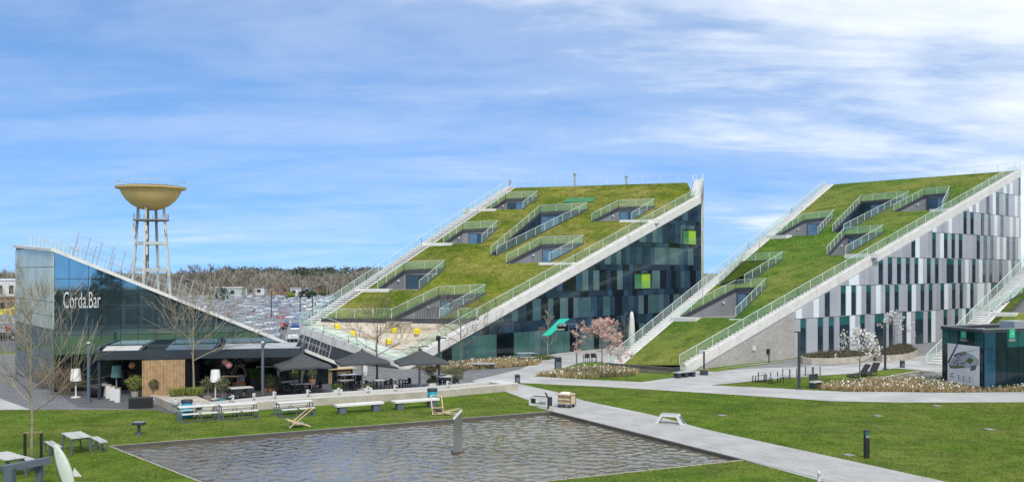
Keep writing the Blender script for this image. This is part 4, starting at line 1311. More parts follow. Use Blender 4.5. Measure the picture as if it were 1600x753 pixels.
for dx, z in ((-2.55, 14.9), (2.55, 14.6), (-2.3, 14.3), (2.3, 15.2), (.35, 14.4), (.4, 13.6), (.4, 11.2)):
    MB().box((dx, -.6 if abs(dx) > 1 else -2.7, z), (.22, .22, 1.3)).build('antenna', 'white_paint', wtw)

# ================================================================== BLACK GLASS KIOSK WITH SITE MAP
K0, K1 = G(1473, 600.5), G(1537, 612)
kd = hdir(K0, K1); K2 = K1 + Vector((9.0, 4.3, 0)); K3 = K0 + (K2 - K1)
kn = Vector((kd.y, -kd.x, 0)); kd2 = hdir(K1, K2); kn2 = Vector((kd2.y, -kd2.x, 0))
HK = 4.12
ki = thing('kiosk', 'black glass kiosk with flat roof at the edge of the flower bed', 'kiosk', K1, worldspace=True)
b = MB().prism([K0.xy, K1.xy, K2.xy, K3.xy], 0.02, HK - .25); b.build('core', 'black_metal', ki)
LK0, LK1 = (K1 - K0).length, (K2 - K1).length
for (A, d, n, L, nc) in ((K0, kd, kn, LK0, 5), (K1, kd2, kn2, LK1, 9)):
    for c in range(nc):
        for z0, z1 in ((0.05, 2.85), (2.88, HK - .2)):
            m = g4.choice(('kiosk_glass', 'kiosk_glass', 'kiosk_blue')) if z0 < 1 else g4.choice(('kiosk_blue', 'kiosk_teal', 'kiosk_glass', 'kiosk_teal'))
            panel(ki, 'glass_panel', m, A, d, n, L * c / nc + .02, L * (c + 1) / nc - .02, z0, z1, lambda s: 9, .02, .04)
ext = lambda p, k: p + k
b = MB()
cen = (K0 + K1 + K2 + K3) / 4
rim = [cen + (p - cen) * 1.03 for p in (K0, K1, K2, K3)]; rin = [cen + (p - cen) * .86 for p in (K0, K1, K2, K3)]
for i in range(4):
    j = (i + 1) % 4
    b.prism([rim[i].xy, rim[j].xy, rin[j].xy, rin[i].xy], HK - .2, HK)
b.build('roof_rim', 'charcoal_metal', ki)
b = MB()
for i in range(4):
    j = (i + 1) % 4; b.bar(rim[i] + up * (HK + .03), rim[j] + up * (HK + .03), .06, .05)
b.build('roof_flashing', 'galvanised', ki)
b = MB().prism([p.xy for p in rin], HK - .3, HK - .22); b.build('roof_deck', 'dark_wall', ki)
q = K0.lerp(K2, .52); b = MB(); b.bbox((q.x, q.y, HK + .15), (1.6, 1.2, .5), math.atan2(kd2.y, kd2.x)); b.build('roof_unit', 'galvanised', ki)
# site map board: white sheet with a drawn campus
mp = thing('map_board', 'large white site map board fixed on the black kiosk', 'map', K0 + kd * 1.2, worldspace=True)
def onface(A, d, n, s, z, off): return A + d * s + n * off + up * z
def fpx(A, d, px): 
    k = (px - CX) / FPX; return (k * A.y - A.x) / (d.x - k * d.y)
ms0, ms1 = fpx(K0, kd, 1482), fpx(K0, kd, 1532)
mz0 = EYE - (600 - HY) * (K0 + kd * (ms0 + ms1) / 2).y / FPX; mz1 = EYE - (538.5 - HY) * (K0 + kd * (ms0 + ms1) / 2).y / FPX
def mq(poly, m, off, name):
    pts = [onface(K0, kd, kn, ms0 + (ms1 - ms0) * u_, mz0 + (mz1 - mz0) * v_, off) for u_, v_ in poly]
    return MB().slabpoly(pts, .006, kn).build(name, m, mp)
mq([(0, 0), (1, 0), (1, 1), (0, 1)], 'white_board', .07, 'sheet')
mq([(.02, .42), (.30, .78), (.60, .82), (.82, .78), (.99, .66), (.97, .54), (.70, .44), (.40, .40), (.12, .40)], 'canvas_grey', .078, 'map_ground')
mq([(.05, .42), (.10, .36), (.30, .38), (.60, .43), (.5, .47), (.2, .45)], 'leaf_olive', .081, 'map_green')
mq([(.58, .60), (.70, .70), (.84, .66), (.72, .54)], 'leaf_green', .084, 'map_green')
mq([(.0, .50), (.30, 1.0), (.34, 1.0), (.05, .48)], 'dark_trim', .084, 'map_road')
mq([(.20, .72), (.55, .84), (.57, .82), (.22, .69)], 'dark_trim', .084, 'map_road')
mq([(.55, .82), (.95, .93), (.95, .925), (.55, .81)], 'dark_trim', .084, 'map_road')
mq([(.35, .345), (.70, .29), (.70, .285), (.35, .34)], 'canvas_grey', .084, 'map_road')
for u_, v_, m in ((.26, .70, 'dark_trim'), (.35, .68, 'slate_metal'), (.44, .73, 'dark_trim'), (.50, .76, 'cushion'), (.57, .78, 'slate_metal'), (.31, .58, 'dark_trim'), (.40, .62, 'cushion'), (.22, .52, 'slate_metal'),
                  (.33, .50, 'dark_trim'), (.47, .52, 'dark_trim'), (.55, .55, 'slate_metal'), (.45, .62, 'grey_board')):
    mq([(u_ - .03, v_ - .025), (u_ + .03, v_ - .01), (u_ + .03, v_ + .03), (u_ - .03, v_ + .015)], m, .088, 'map_block')
for i in range(4):
    mq([(.73 + .005 * i, .37 + .032 * i), (.89 + .01 * i, .42 + .032 * i), (.89 + .01 * i, .44 + .032 * i), (.73 + .005 * i, .39 + .032 * i)], 'dark_trim', .088, 'map_parking')
for u_ in (.36, .52, .70):
    for v_ in (.20, .145, .09):
        mq([(u_ - .018, v_ - .014), (u_ + .018, v_ - .014), (u_ + .018, v_ + .014), (u_ - .018, v_ + .014)], 'dark_trim', .078, 'legend_mark')
        mq([(u_ + .03, v_ - .006), (u_ + .12, v_ - .006), (u_ + .12, v_ + .006), (u_ + .03, v_ + .006)], 'grey_board', .078, 'legend_line')
mq([(.10, .20), (.17, .25), (.20, .25), (.13, .19)], 'dark_trim', .078, 'map_emblem'); mq([(.08, .13), (.23, .13), (.23, .17), (.08, .17)], 'canvas_grey', .078, 'map_emblem')
# green emblem panels on the upper glass
for (A, d, n, px, lab) in ((K0, kd, kn, 1507, 'green emblem above the map board on the kiosk'), (K1, kd2, kn2, 1580, 'green emblem on the long side of the kiosk')):
    s = fpx(A, d, px); c0 = onface(A, d, n, s, 0, 0)
    zc_ = EYE - (521 - HY) * c0.y / FPX
    em = thing('emblem', lab, 'emblem', onface(A, d, n, s, 0, .08), worldspace=True, group='green emblems on the kiosk')
    wdt = abs(fpx(A, d, px + 4.2) - s)
    h_ = .27
    def eq(poly, m, off, nm): return MB().slabpoly([onface(A, d, n, s + wdt * u_, zc_ + h_ * v_, off) for u_, v_ in poly], .008, n).build(nm, m, em)
    eq([(-1, -1.1), (1, -1.1), (1, 1.1), (-1, 1.1)], 'logo_green', .07, 'square')
    for sx in (-1, 1):
        for sy in (-1, 1):
            eq([(.12 * sx, .12 * sy), (.55 * sx, .42 * sy), (.75 * sx, .85 * sy), (.35 * sx, .6 * sy)], 'sign_green', .085, 'petal')
    eq([(-.2, -.2), (.2, -.2), (.2, .2), (-.2, .2)], 'kerb_white', .095, 'centre')
    eq([(-1.3, -1.55), (1.3, -1.55), (1.3, -1.42), (-1.3, -1.42)], 'grey_board', .07, 'caption_line'); eq([(-1.2, -1.85), (1.2, -1.85), (1.2, -1.74), (-1.2, -1.74)], 'grey_board', .07, 'caption_line')

# ================================================================== OFFICE BLOCK AND TREES BEHIND THE VIEWPOINT (unseen, added for their reflection in the bar glass)
ob = thing('reflection_office', 'low office block added behind the viewpoint for reflections in the bar glass', 'building', (0, -14, 0), worldspace=True)
MB().prism([(-60, -26), (60, -26), (60, -14), (-60, -14)], 0, 5.2).build('wall', 'white_paint', ob)
for i in range(48):
    x = -59 + i * 2.46
    for z0, z1, m in ((.3, 2.7, 'glass_blue'), (3.3, 4.7, 'glass_navy')):
        MB().box((x + 1.1, -13.97, (z0 + z1) / 2), (2.1, .1, z1 - z0)).build('window', m, ob)
MB().prism([(-61, -27), (61, -27), (61, -13.2), (-61, -13.2)], 5.2, 5.45).build('roof', 'dark_trim', ob)

# ================================================================== FURNITURE AND SMALL THINGS
def ang_px(p, q):
    a, c = G(*p), G(*q); return math.atan2(c.y - a.y, c.x - a.x)
def cyl(b, x, y, z0, z1, r0, r1=None, n=12, m=0):
    return b.lathe([(r0, z0), (r0 if r1 is None else r1, z1)], n, (x, y, 0), m)

# --- steel framed picnic sets on the bar lawn
def picnic_set(label, loc, rz):
    t = thing('picnic_table', label, 'picnic table', loc, rz, 'white topped picnic sets on the bar lawn')
    MB().bbox((0, 0, .76), (1.95, .62, .05), b=.01).build('table_top', 'white_paint', t)
    for x in (-.94, .94):
        b = MB()
        for y in (-.28, .28): b.bar((x, y, 0), (x, y, .735), .05)
        b.bar((x, -.28, .71), (x, .28, .71), .05); b.bar((x, -.75, .02), (x, .75, .02), .05)
        for y in (-.72, .72): b.bar((x, y, 0), (x, y, .43), .05)
        b.build('leg_frame', 'slate_metal', t)
    for y in (-.72, .72):
        for x in (-.49, .49):
            s = MB().bbox((x, y, .455), (.86, .32, .045), b=.01).build('bench_seat', 'white_paint', t)
            b = MB(); b.bar((x - .4 * (1 if x > 0 else -1), y, 0), (x - .4 * (1 if x > 0 else -1), y, .43), .045); b.bar((x - .43, y, .03), (x + .43, y, .03), .045); b.build('leg', 'slate_metal', s)
    return t
tra = ang_px((285, 650), (680, 622))
ps = picnic_set('white topped picnic table nearest the left corner of the water channel', G(308, 656), tra)
copy_thing(ps, G(371.5, 652.5), tra, 'white topped picnic table in the middle of the lawn row')
copy_thing(ps, G(460, 648.5), tra, 'white topped picnic table beside the fallen deck chair')
# --- long benches on two blocks
def long_bench(label, loc, rz):
    t = thing('long_bench', label, 'bench', loc, rz, 'long white benches on the lawn')
    MB().bbox((0, 0, .46), (2.85, .62, .11), b=.015).build('seat', 'white_concrete', t)
    for x in (-1.02, 1.02): MB().bbox((x, 0, .20), (.42, .46, .40), b=.02).build('support_block', 'slate_metal', t)
    return t
lb = long_bench('long white bench on dark blocks beside the picnic tables', G(561, 643.5), tra + .02)
copy_thing(lb, G(649.5, 637.5), tra + .02, 'long white bench on dark blocks beside the turquoise barrel')
# --- collapsed deck chairs
def deck_chair(label, loc, rz, flat):
    t = thing('deck_chair', label, 'deck chair', loc, rz, 'wooden deck chairs on the bar lawn')
    k = .35 if flat else 1.0
    for y in (-.3, .3):
        MB().bar((-.55, y, .04), (.62, y, .95 * k), .05, .04).build('back_rail', 'pale_timber', t)
        MB().bar((.55, y * .9, .04), (-.6, y * .9, .42 * k), .05, .04).build('seat_rail', 'pale_timber', t)
    for p in ((.62, .95 * k), (-.6, .42 * k), (.5, .05), (-.5, .06)):
        MB().bar((p[0], -.33, p[1]), (p[0], .33, p[1]), .045).build('crossbar', 'pale_timber', t)
    b = MB()
    pts = [(-.6, .42 * k), (-.3, .2 * k), (0, .14 * k), (.2, .22 * k)]
    for (x0, z0), (x1, z1) in zip(pts[:-1], pts[1:]):
        b.slabpoly([Vector((x0, -.25, z0)), Vector((x1, -.25, z1)), Vector((x1, .25, z1)), Vector((x0, .25, z0))], .02, Vector((0, 0, 1)))
    b.build('canvas', 'canvas_grey', t)
    return t
deck_chair('wooden deck chair standing on the lawn near the pond', G(467, 667), R(25), False)
deck_chair('folded wooden deck chair leaning at the turquoise barrel', G(683, 646), R(100), False)
deck_chair('wooden deck chair lying flat beside the pond pillar', G(699, 647), R(-15), True)
# --- turquoise barrels
def barrel(label, loc):
    t = thing('barrel', label, 'barrel', loc, 0, 'turquoise barrels on the bar lawn')
    b = MB(); b.lathe([(.26, .0), (.29, .05), (.30, .4), (.29, .78), (.27, .82)], 20); b.build('drum', 'turquoise', t, True)
    for z in (.28, .55): MB().lathe([(.30, z - .02), (.32, z), (.30, z + .02)], 20).build('hoop', 'turquoise', t)
    MB().lathe([(.31, .82), (.32, .86), (.30, .98), (.0, 1.0)], 20).build('lid', 'charcoal_metal', t)
    return t
br_ = barrel('turquoise barrel with black lid behind the long bench', G(675.5, 632))
copy_thing(br_, G(292, 652), 0, 'turquoise barrel with black lid at the leftmost picnic table')
# --- splay legged picnic tables at the lower left
def splay_table(label, loc, rz):
    t = thing('picnic_table', label, 'picnic table', loc, rz, 'slate picnic tables at the lower left')
    for y in (-.21, .21): MB().bbox((0, y, .76), (1.75, .40, .05), b=.01).build('plank', 'grey_board', t)
    for x in (-.75, .75):
        for y in (-.36, .36):
            MB().bar((x * 1.04, y * 1.15, 0), (x, y * .85, .735), .08, .06).build('leg', 'slate_metal', t)
        MB().bar((x, -.36, .70), (x, .36, .70), .06, .06).build('crossbar', 'slate_metal', t)
    for y in (-.95, .95):
        for x in (-.45, .45):
            s = MB(); s.bbox((x, y - .09, .46), (.82, .15, .05), b=.01); s.bbox((x, y + .09, .46), (.82, .15, .05), b=.01); s = s.build('bench_seat', 'grey_board', t)
            for dx in (-.36, .36):
                b = MB(); b.bar((x + dx, y - .14, 0), (x + dx, y - .12, .435), .06, .05); b.bar((x + dx, y + .14, 0), (x + dx, y + .12, .435), .06, .05); b.bar((x + dx, y - .14, .42), (x + dx, y + .14, .42), .05, .05)
                b.build('leg', 'slate_metal', s)
    return t
sp = splay_table('slate picnic table with pale planks on the lawn left of the pond', G(119, 706), R(-52))
copy_thing(sp, G(10, 742), R(-40), 'slate picnic table cut off by the left edge')
# --- beam on posts, surfboard, pedestal
t = thing('exercise_beam', 'thick slate blue steel beam on a square post at the lower left corner', 'beam', G(16, 768), worldspace=True)
p0 = G(16, 768); q0 = Vector((p0.x, p0.y, 0))
MB().bar(q0, q0 + up * .86, .28, .28).build('post', 'slate_metal', t)
be = P(78, 722, q0.y + 1.2); bs = q0 + up * .84 + Vector((-.25, -.1, 0))
MB().bar(bs, Vector((be.x, be.y, .92)), .24, .24).build('beam', 'slate_metal', t)
MB().bar(Vector((be.x - .35, be.y - .1, 0)), Vector((be.x - .35, be.y - .1, .82)), .2, .2).build('post', 'slate_metal', t)
sbp = G(110, 762)
t = thing('surfboard', 'pale green surfboard stuck upright in the lawn, leaning left', 'surfboard', sbp)
b = MB(); N = 18
rows = []
for i in range(N + 1):
    f = i / N; w = .27 * (math.sin(math.pi * min(1, .16 + f * .84)) ** .55) if i < N else .01
    cx = -.62 * f ** 1.2; z = -.12 + 1.72 * f
    rows.append((cx, z, max(.012, w), .05 * math.sin(math.pi * min(1, .1 + f * .88)) + .008))
vs, fs = [], []
for cx, z, w, th in rows:
    for dx, dy in ((-1, 0), (-.6, -1), (.6, -1), (1, 0), (.6, 1), (-.6, 1)):
        vs.append((cx + dx * w * .93, dy * th + .10 * (z / 1.6), z + dx * w * .36))
for i in range(N):
    for j in range(6):
        k = (j + 1) % 6; fs.append((i * 6 + j, i * 6 + k, i * 6 + 6 + k, i * 6 + 6 + j))
fs += [(0, 1, 2, 3, 4, 5), tuple(N * 6 + q for q in range(5, -1, -1))]
b.add(vs, fs); b.build('board', 'board_green', t, True)
b = MB(); b.slabpoly([Vector((.02, .06, .42)), Vector((.36, .12, .40)), Vector((.10, .08, .74))], .02, Vector((0, 1, 0))); b.build('fin', 'white_paint', t)
b = MB(); b.slabpoly([Vector((-.06, -.055, .0)), Vector((-.03, -.055, .0)), Vector((-.50, .04, 1.36)), Vector((-.53, .04, 1.36))], .008, Vector((0, -1, 0))); b.build('stringer', 'grey_board', t)
ft = G(118, 757); sheet('bare_patch', [(ft.x + .75 * math.cos(a) * rng.uniform(.7, 1.1), ft.y + .5 * math.sin(a) * rng.uniform(.7, 1.1)) for a in [k * .45 for k in range(14)]], .03, 'pale_concrete')
t = thing('grill_pedestal', 'small black pedestal with a pale flat top on the lawn', 'pedestal', G(217, 679))
MB().lathe([(.20, 0), (.17, .05), (.09, .14), (.07, .3), (.07, .5)], 14).build('foot', 'charcoal_metal', t)
MB().bbox((0, 0, .56), (.56, .42, .12), b=.02).build('tray', 'charcoal_metal', t); MB().box((0, 0, .632), (.5, .36, .02)).build('plate', 'galvanised', t)

# --- pillar in the pond
pp = G(715.5, 707, -.13)
t = thing('pond_pillar', 'brushed steel pillar with slanted top standing in the pond', 'pillar', (pp.x, pp.y, -.13), R(12))
b = MB(); w = .175
b.add([(-w, -.12, -.2), (w, -.12, -.2), (w, .12, -.2), (-w, .12, -.2), (-w, -.12, 1.5), (w, -.12, 1.88), (w, .12, 1.9), (-w, .12, 1.52)],
      [(0, 3, 2, 1), (4, 5, 6, 7), (0, 1, 5, 4), (1, 2, 6, 5), (2, 3, 7, 6), (3, 0, 4, 7)]); b.build('shaft', 'steel_mirror', t)
MB().slabpoly([Vector((-w - .02, -.14, 1.5)), Vector((w + .02, -.14, 1.9)), Vector((w + .02, .14, 1.92)), Vector((-w - .02, .14, 1.52))], .04, Vector((-.6, 0, .8))).build('cap', 'white_paint', t)
MB().box((0, 0, .05), (.55, .4, .06)).build('base_plate', 'steel_edge', t)
# --- bollard light
t = thing('bollard_light', 'black square bollard light on the big right lawn', 'bollard', G(1354, 715), R(10))
MB().bbox((0, 0, .50), (.20, .17, 1.0), b=.012).build('shaft', 'black_metal', t)
MB().box((0, -.01, 1.06), (.15, .12, .12)).build('lamp_glass', 'window_teal', t)
b = MB(); b.bar((-.08, .06, 1.0), (-.08, .06, 1.16), .03); b.bar((.08, .06, 1.0), (.08, .06, 1.16), .03); b.build('bracket', 'black_metal', t)
MB().bbox((0, .0, 1.17), (.20, .17, .06), b=.01).build('cap', 'charcoal_metal', t); MB().box((0, -.088, .93), (.16, .012, .10)).build('badge', 'galvanised', t)
# --- white solar bench on the path edge
sb = G(1047, 662)
t = thing('solar_bench', 'white angular bench with a solar panel end at the path edge', 'bench', sb, R(-22))
prof = [(-.78, 0), (-.60, 0), (-.36, .40), (.36, .40), (.58, 0), (.80, 0), (.46, .52), (-.46, .52)]
b = MB()
vs = [Vector((x, -.26, z)) for x, z in prof]; b.slabpoly(vs, .52, Vector((0, 1, 0)))
b.build('shell', 'white_paint', t)
MB().box((0, 0, .532), (.86, .44, .02)).build('seat', 'canvas_grey', t)
b = MB(); dx = Vector((.34, 0, -.52)).normalized(); nn = Vector((.52, 0, .34)).normalized()
c = Vector((.63, 0, .26)) + nn * .012; b.slabpoly([c - dx * .22 - Vector((0, .2, 0)), c + dx * .22 - Vector((0, .2, 0)), c + dx * .22 + Vector((0, .2, 0)), c - dx * .22 + Vector((0, .2, 0))], .02, nn)
b.build('solar_panel', 'slate_metal', t)
# --- loop bench and info post
lbp = G(845, 633.5)
t = thing('loop_bench', 'white framed dark box bench with an oblong opening beside the path', 'bench', lbp, R(-35))
b = MB()
b.box((0, 0, .51), (1.25, .55, .07)); b.box((0, 0, .05), (1.25, .55, .10)); b.box((-.59, 0, .28), (.08, .55, .39)); b.box((.35, 0, .28), (.56, .55, .39)); b.build('loop', 'charcoal_metal', t)
b = MB()
for x0, x1, z0, z1 in ((-.64, .64, .44, .56), (-.64, .64, 0, .14), (-.64, -.52, .14, .44), (.06, .64, .14, .44)): b.box(((x0 + x1) / 2, -.30, (z0 + z1) / 2), (x1 - x0, .06, z1 - z0))
b.build('front_frame', 'white_paint', t)
MB().box((.34, -.335, .22), (.5, .012, .14)).build('nameplate', 'galvanised', t)
t = thing('info_post', 'black bent info post at the pond corner of the path', 'post', G(856.5, 639.5))
MB().bar((0, 0, 0), (0, 0, .68), .10, .06).build('shaft', 'black_metal', t); MB().bar((0, 0, .66), (-.16, .08, .98), .10, .05).build('bent_head', 'black_metal', t)
# --- wooden cart
ct_ = G(885, 636.5)
t = thing('handcart', 'wooden crate handcart on blue castors on the path', 'cart', ct_, R(-28))
for k in range(5):
    MB().bbox((0, -.33, .30 + k * .115), (.78, .03, .095), b=.008).build('plank', 'old_timber' if k % 2 else 'pale_timber', t)
    MB().bbox((0, .33, .30 + k * .115), (.78, .03, .095), b=.008).build('plank', 'pale_timber', t)
    MB().bbox((-.40, 0, .30 + k * .115), (.03, .66, .095), b=.008).build('plank', 'old_timber', t)
MB().bbox((.40, 0, .48), (.03, .66, .48), b=.008).build('end_panel', 'pale_timber', t)
MB().bbox((-.02, 0, .80), (.92, .78, .05), b=.01).build('lid', 'pale_timber', t); MB().bbox((-.05, 0, .86), (.55, .5, .08), b=.03).build('cushion', 'lamp_fabric', t)
MB().box((0, 0, .215), (.84, .70, .05)).build('chassis', 'slate_metal', t)
for x in (-.32, .32):
    for y in (-.26, .26):
        o = MB().tube([(x, y - .03, .09), (x, y + .03, .09)], .09, 12).build('wheel', 'black_metal', t); MB().box((x, y, .17), (.05, .09, .08)).build('fork', 'turquoise', o)
for y in (-.36, .36): MB().bar((.44, y, .1), (.44, y, .95), .03).build('upright', 'slate_metal', t)

# --- litter bins
def bin_(label, loc, h, w):
    t = thing('litter_bin', label, 'litter bin', loc, R(8), 'charcoal litter bins beside the paths')
    MB().bbox((0, 0, h * .5 - .02), (w, w * .8, h - .04), b=.03).build('body', 'charcoal_metal', t)
    MB().bbox((0, 0, h), (w * 1.04, w * .84, .05), b=.02).build('lid', 'slate_metal', t); MB().box((0, -w * .405, h * .78), (w * .6, .02, h * .14)).build('slot', 'black_metal', t)
    MB().box((0, -w * .403, .4 * h), (w * .8, .012, h * .5)).build('door', 'slate_metal', t)
    return t
bin_('tall charcoal litter bin below the green hanging sign', G(872, 577), 1.0, .52)
bin_('short charcoal litter bin at the tip of the lawn', G(808.5, 598.5), .62, .36)
bin_('charcoal litter bin on the lawn behind the white blossom tree', G(1410, 574.5), .6, .34)

# --- lamp posts
def lamp_post(label, px, base_y, top_y, arm, mat_='slate_metal', w=.13):
    p = G(px, base_y); h = UP(px, top_y, p)
    t = thing('lamp_post', label, 'lamp post', p)
    MB().bbox((0, 0, h / 2), (w, w, h), b=.01).build('mast', mat_, t)
    MB().bbox((0, 0, .05), (w * 2.2, w * 2.2, .1), b=.02).build('base_plate', mat_, t)
    if arm:
        a = MB().bar((0, 0, h - .04), (arm, 0, h - .04), w * .8, .07).build('arm', mat_, t); MB().box((arm * .75, 0, h - .09), (abs(arm) * .4, w * .6, .03)).build('lamp_glass', 'lamp_fabric', a)
    else:
        MB().bbox((0, 0, h + .03), (w * 1.1, w * 1.1, .08), b=.01).build('head', 'lamp_fabric', t)
    return t
lamp_post('plain slate lamp post in front of the left end of the bar canopy', 138.5, 628, 536, 0, 'slate_metal', .15)
lamp_post('plain slate lamp post in front of the middle of the bar canopy', 410.5, 621.5, 535, 0, 'slate_metal', .15)
t = lamp_post('dark lamp post with a camera box behind the right parasol', 686, 598, 527, .5, 'charcoal_metal', .17)
MB().bbox((-.12, 0, 1.3), (.28, .3, .5), b=.02).build('camera_box', 'black_metal', t); MB().bbox((-.05, 0, 3.2), (.3, .3, .35), b=.02).build('camera_box', 'black_metal', t)
lamp_post('dark lamp post with short arm beside the bench with a backrest', 1248.5, 608, 517.5, -.28, 'charcoal_metal', .16)
lamp_post('dark lamp post with long arm behind the white blossom tree', 1383, 577.5, 504, -.72, 'charcoal_metal', .15)
lamp_post('lamp post with arm in front of the grey panelled building', 1415, 548, 486, -.6, 'charcoal_metal', .14)
t = thing('table_post', 'dark T shaped standing table on a block base by the turf slope', 'standing table', G(1100, 586))
MB().bbox((0, 0, .2), (.55, .5, .4), b=.03).build('base_block', 'charcoal_metal', t); MB().bar((0, 0, .4), (0, 0, 1.85), .12).build('mast', 'charcoal_metal', t); MB().bbox((0, 0, 1.88), (.85, .35, .06), b=.01).build('top', 'grey_board', t)
MB().bbox((0, 0, .44), (.75, .5, .05), b=.01).build('seat_plank', 'old_timber', t)
# --- green hanging sign
gs = G(901, 571)
t = thing('hanging_sign', 'slanted turquoise green sign with white letters hung from a dark gallows post', 'sign', gs, worldspace=True)
hp = UP(901, 505, gs)
MB().bbox((gs.x, gs.y, hp / 2), (.12, .12, hp), b=.01).build('post', 'slate_metal', t); MB().bar(gs + up * (hp - .05), gs + up * (hp - .05) + Vector((-1.55, 0, 0)), .08, .07).build('arm', 'slate_metal', t)
Yg = gs.y
sq = [P(*c, Yg) for c in ((847, 524.5), (860, 523), (890, 497.3), (874.5, 498))]
MB().slabpoly(sq, .05, Vector((0, 1, 0))).build('green_plate', 'sign_green', t)
lp = P(870.5, 509, Yg - .06); lettering('lettering', 'Corda', .30, .98, 'white_board', t, (lp.x, lp.y, lp.z), Vector((1, 0, 0)), Vector((0, -1, 0)), .012)
lp = P(868.5, 515.8, Yg - .06); lettering('lettering', 'Central', .25, .92, 'white_board', t, (lp.x, lp.y, lp.z), Vector((1, 0, 0)), Vector((0, -1, 0)), .012)
q = P(879, 511.5, Yg); MB().box((q.x, q.y - .015, q.z), (.95, .02, .62)).build('letter_backing', 'glass_black', t)
# --- white pillar beside the grey building's stair
wp = G(987, 545)
t = thing('white_stele', 'tall white tapering stele behind the stair of the grey building', 'stele', wp)
MB().lathe([(.34, 0), (.36, 1.2), (.32, 2.4), (.24, 3.3), (.15, 3.75), (.01, 3.9)], 14).build('shaft', 'white_paint', t, True); MB().lathe([(.5, 0), (.5, .12), (.4, .16)], 14).build('base', 'pale_concrete', t)

# --- dark benches and tables on the right
def block_bench(label, loc, rz, L, n):
    t = thing('block_bench', label, 'bench', loc, rz)
    MB().bbox((0, 0, .44), (L, .5, .09), b=.015).build('seat', 'canvas_grey', t)
    for i in range(n): MB().bbox((-L / 2 + .25 + (L - .5) * i / (n - 1), 0, .195), (.35, .44, .39), b=.02).build('support_block', 'charcoal_metal', t)
    return t
t = block_bench('long bench on three dark blocks at the foot of the turf slope', G(1070, 589.5), ang_px((1047, 592), (1092, 587)), 2.2, 3)
b = MB(); b.bbox((-.75, .18, .66), (.7, .06, .32), b=.01); b.build('backrest', 'charcoal_metal', t)
t = thing('garden_bench', 'charcoal bench with backrest beside the lamp post', 'bench', G(1275, 606), ang_px((1264, 607), (1288, 604)))
MB().bbox((0, 0, .43), (1.0, .42, .07), b=.015).build('seat', 'grey_board', t); MB().bbox((0, .20, .74), (1.0, .06, .42), b=.015).build('backrest', 'charcoal_metal', t)
for x in (-.36, .36): MB().bbox((x, 0, .195), (.3, .42, .39), b=.02).build('support_block', 'charcoal_metal', t)
def wire_table(label, loc, rz, L=1.5, benches=2, grp=None):
    t = thing('steel_table', label, 'table', loc, rz, grp)
    MB().bbox((0, 0, .75), (L, .7, .04), b=.01).build('table_top', 'canvas_grey', t)
    for x in (-L / 2 + .08, L / 2 - .08):
        for y in (-.3, .3): MB().bar((x * 1.06, y, 0), (x, y, .73), .05).build('leg', 'charcoal_metal', t)
    for k in range(benches):
        y = (-.72, .72)[k]
        s = MB().bbox((0, y, .45), (L * .9, .32, .04), b=.01).build('bench_seat', 'canvas_grey', t)
        for x in (-L * .42, L * .42):
            b = MB(); b.bar((x, y - .12, 0), (x, y - .12, .43), .045); b.bar((x, y + .12, 0), (x, y + .12, .43), .045); b.build('leg', 'charcoal_metal', s)
    return t
wire_table('dark steel picnic table with two benches on the lawn island', G(1200, 597), ang_px((1180, 600), (1222, 595)), 1.6)
wire_table('dark steel table behind the right lamp post', G(1234, 591), ang_px((1225, 592), (1246, 589)), 1.1, 0)
wire_table('small dark steel table on the path above the bench', G(1270, 587), ang_px((1257, 588), (1284, 585)), 1.15, 0)
wire_table('dark steel picnic table beside the bed along the dark facade', G(821, 564.5), R(12), 1.6)
t = block_bench('slim dark bench at the edge of the bed along the dark facade', G(755, 576), R(4), 1.9, 2)
def lounger(label, loc, rz):
    t = thing('lounge_chair', label, 'lounge chair', loc, rz, 'black lounge chairs on the lawn island')
    MB().bar((-.75, 0, .22), (.25, 0, .30), .6, .06).build('seat', 'rattan_black', t); MB().bar((.22, 0, .28), (.75, 0, .95), .6, .06).build('backrest', 'rattan_black', t); MB().bar((-.75, 0, .24), (-1.05, 0, .10), .6, .05).build('footrest', 'rattan_black', t)
    for x in (-.4, .35): MB().bar((x, -.25, .02), (x, .25, .02), .06).build('runner', 'black_metal', t)
    for x in (-.4, .35):
        for y in (-.24, .24): MB().bar((x, y, 0), (x, y, .26), .04).build('leg', 'black_metal', t)
    return t
l_ = lounger('black lounge chair nearer the white blossom tree', G(1344, 589), R(20))
copy_thing(l_, G(1361, 586.5), R(35), 'black lounge chair farther right on the lawn island')
# chairs under the pink tree
def chair(t, back=.8, m='rattan_black'):
    MB().bbox((0, 0, .44), (.46, .46, .06), b=.02).build('seat', m, t)
    b = MB(); b.bbox((0, .22, .62), (.46, .05, .34), b=.02); b.build('backrest', m, t)
    for x in (-.23, .23):
        MB().bar((x, -.2, .62), (x, .2, .64), .05).build('armrest', m, t)
    for x in (-.2, .2):
        for y in (-.2, .2): MB().bar((x, y, 0), (x, y, .66 if y < 0 else .44), .04).build('leg', 'black_metal', t)
    return t
t0 = chair(thing('terrace_chair', 'black armchair behind the pink blossom tree', 'chair', G(928, 565.5), R(160), 'black armchairs behind the pink tree'))
copy_thing(t0, G(916, 566), R(200), 'black armchair left behind the pink blossom tree')
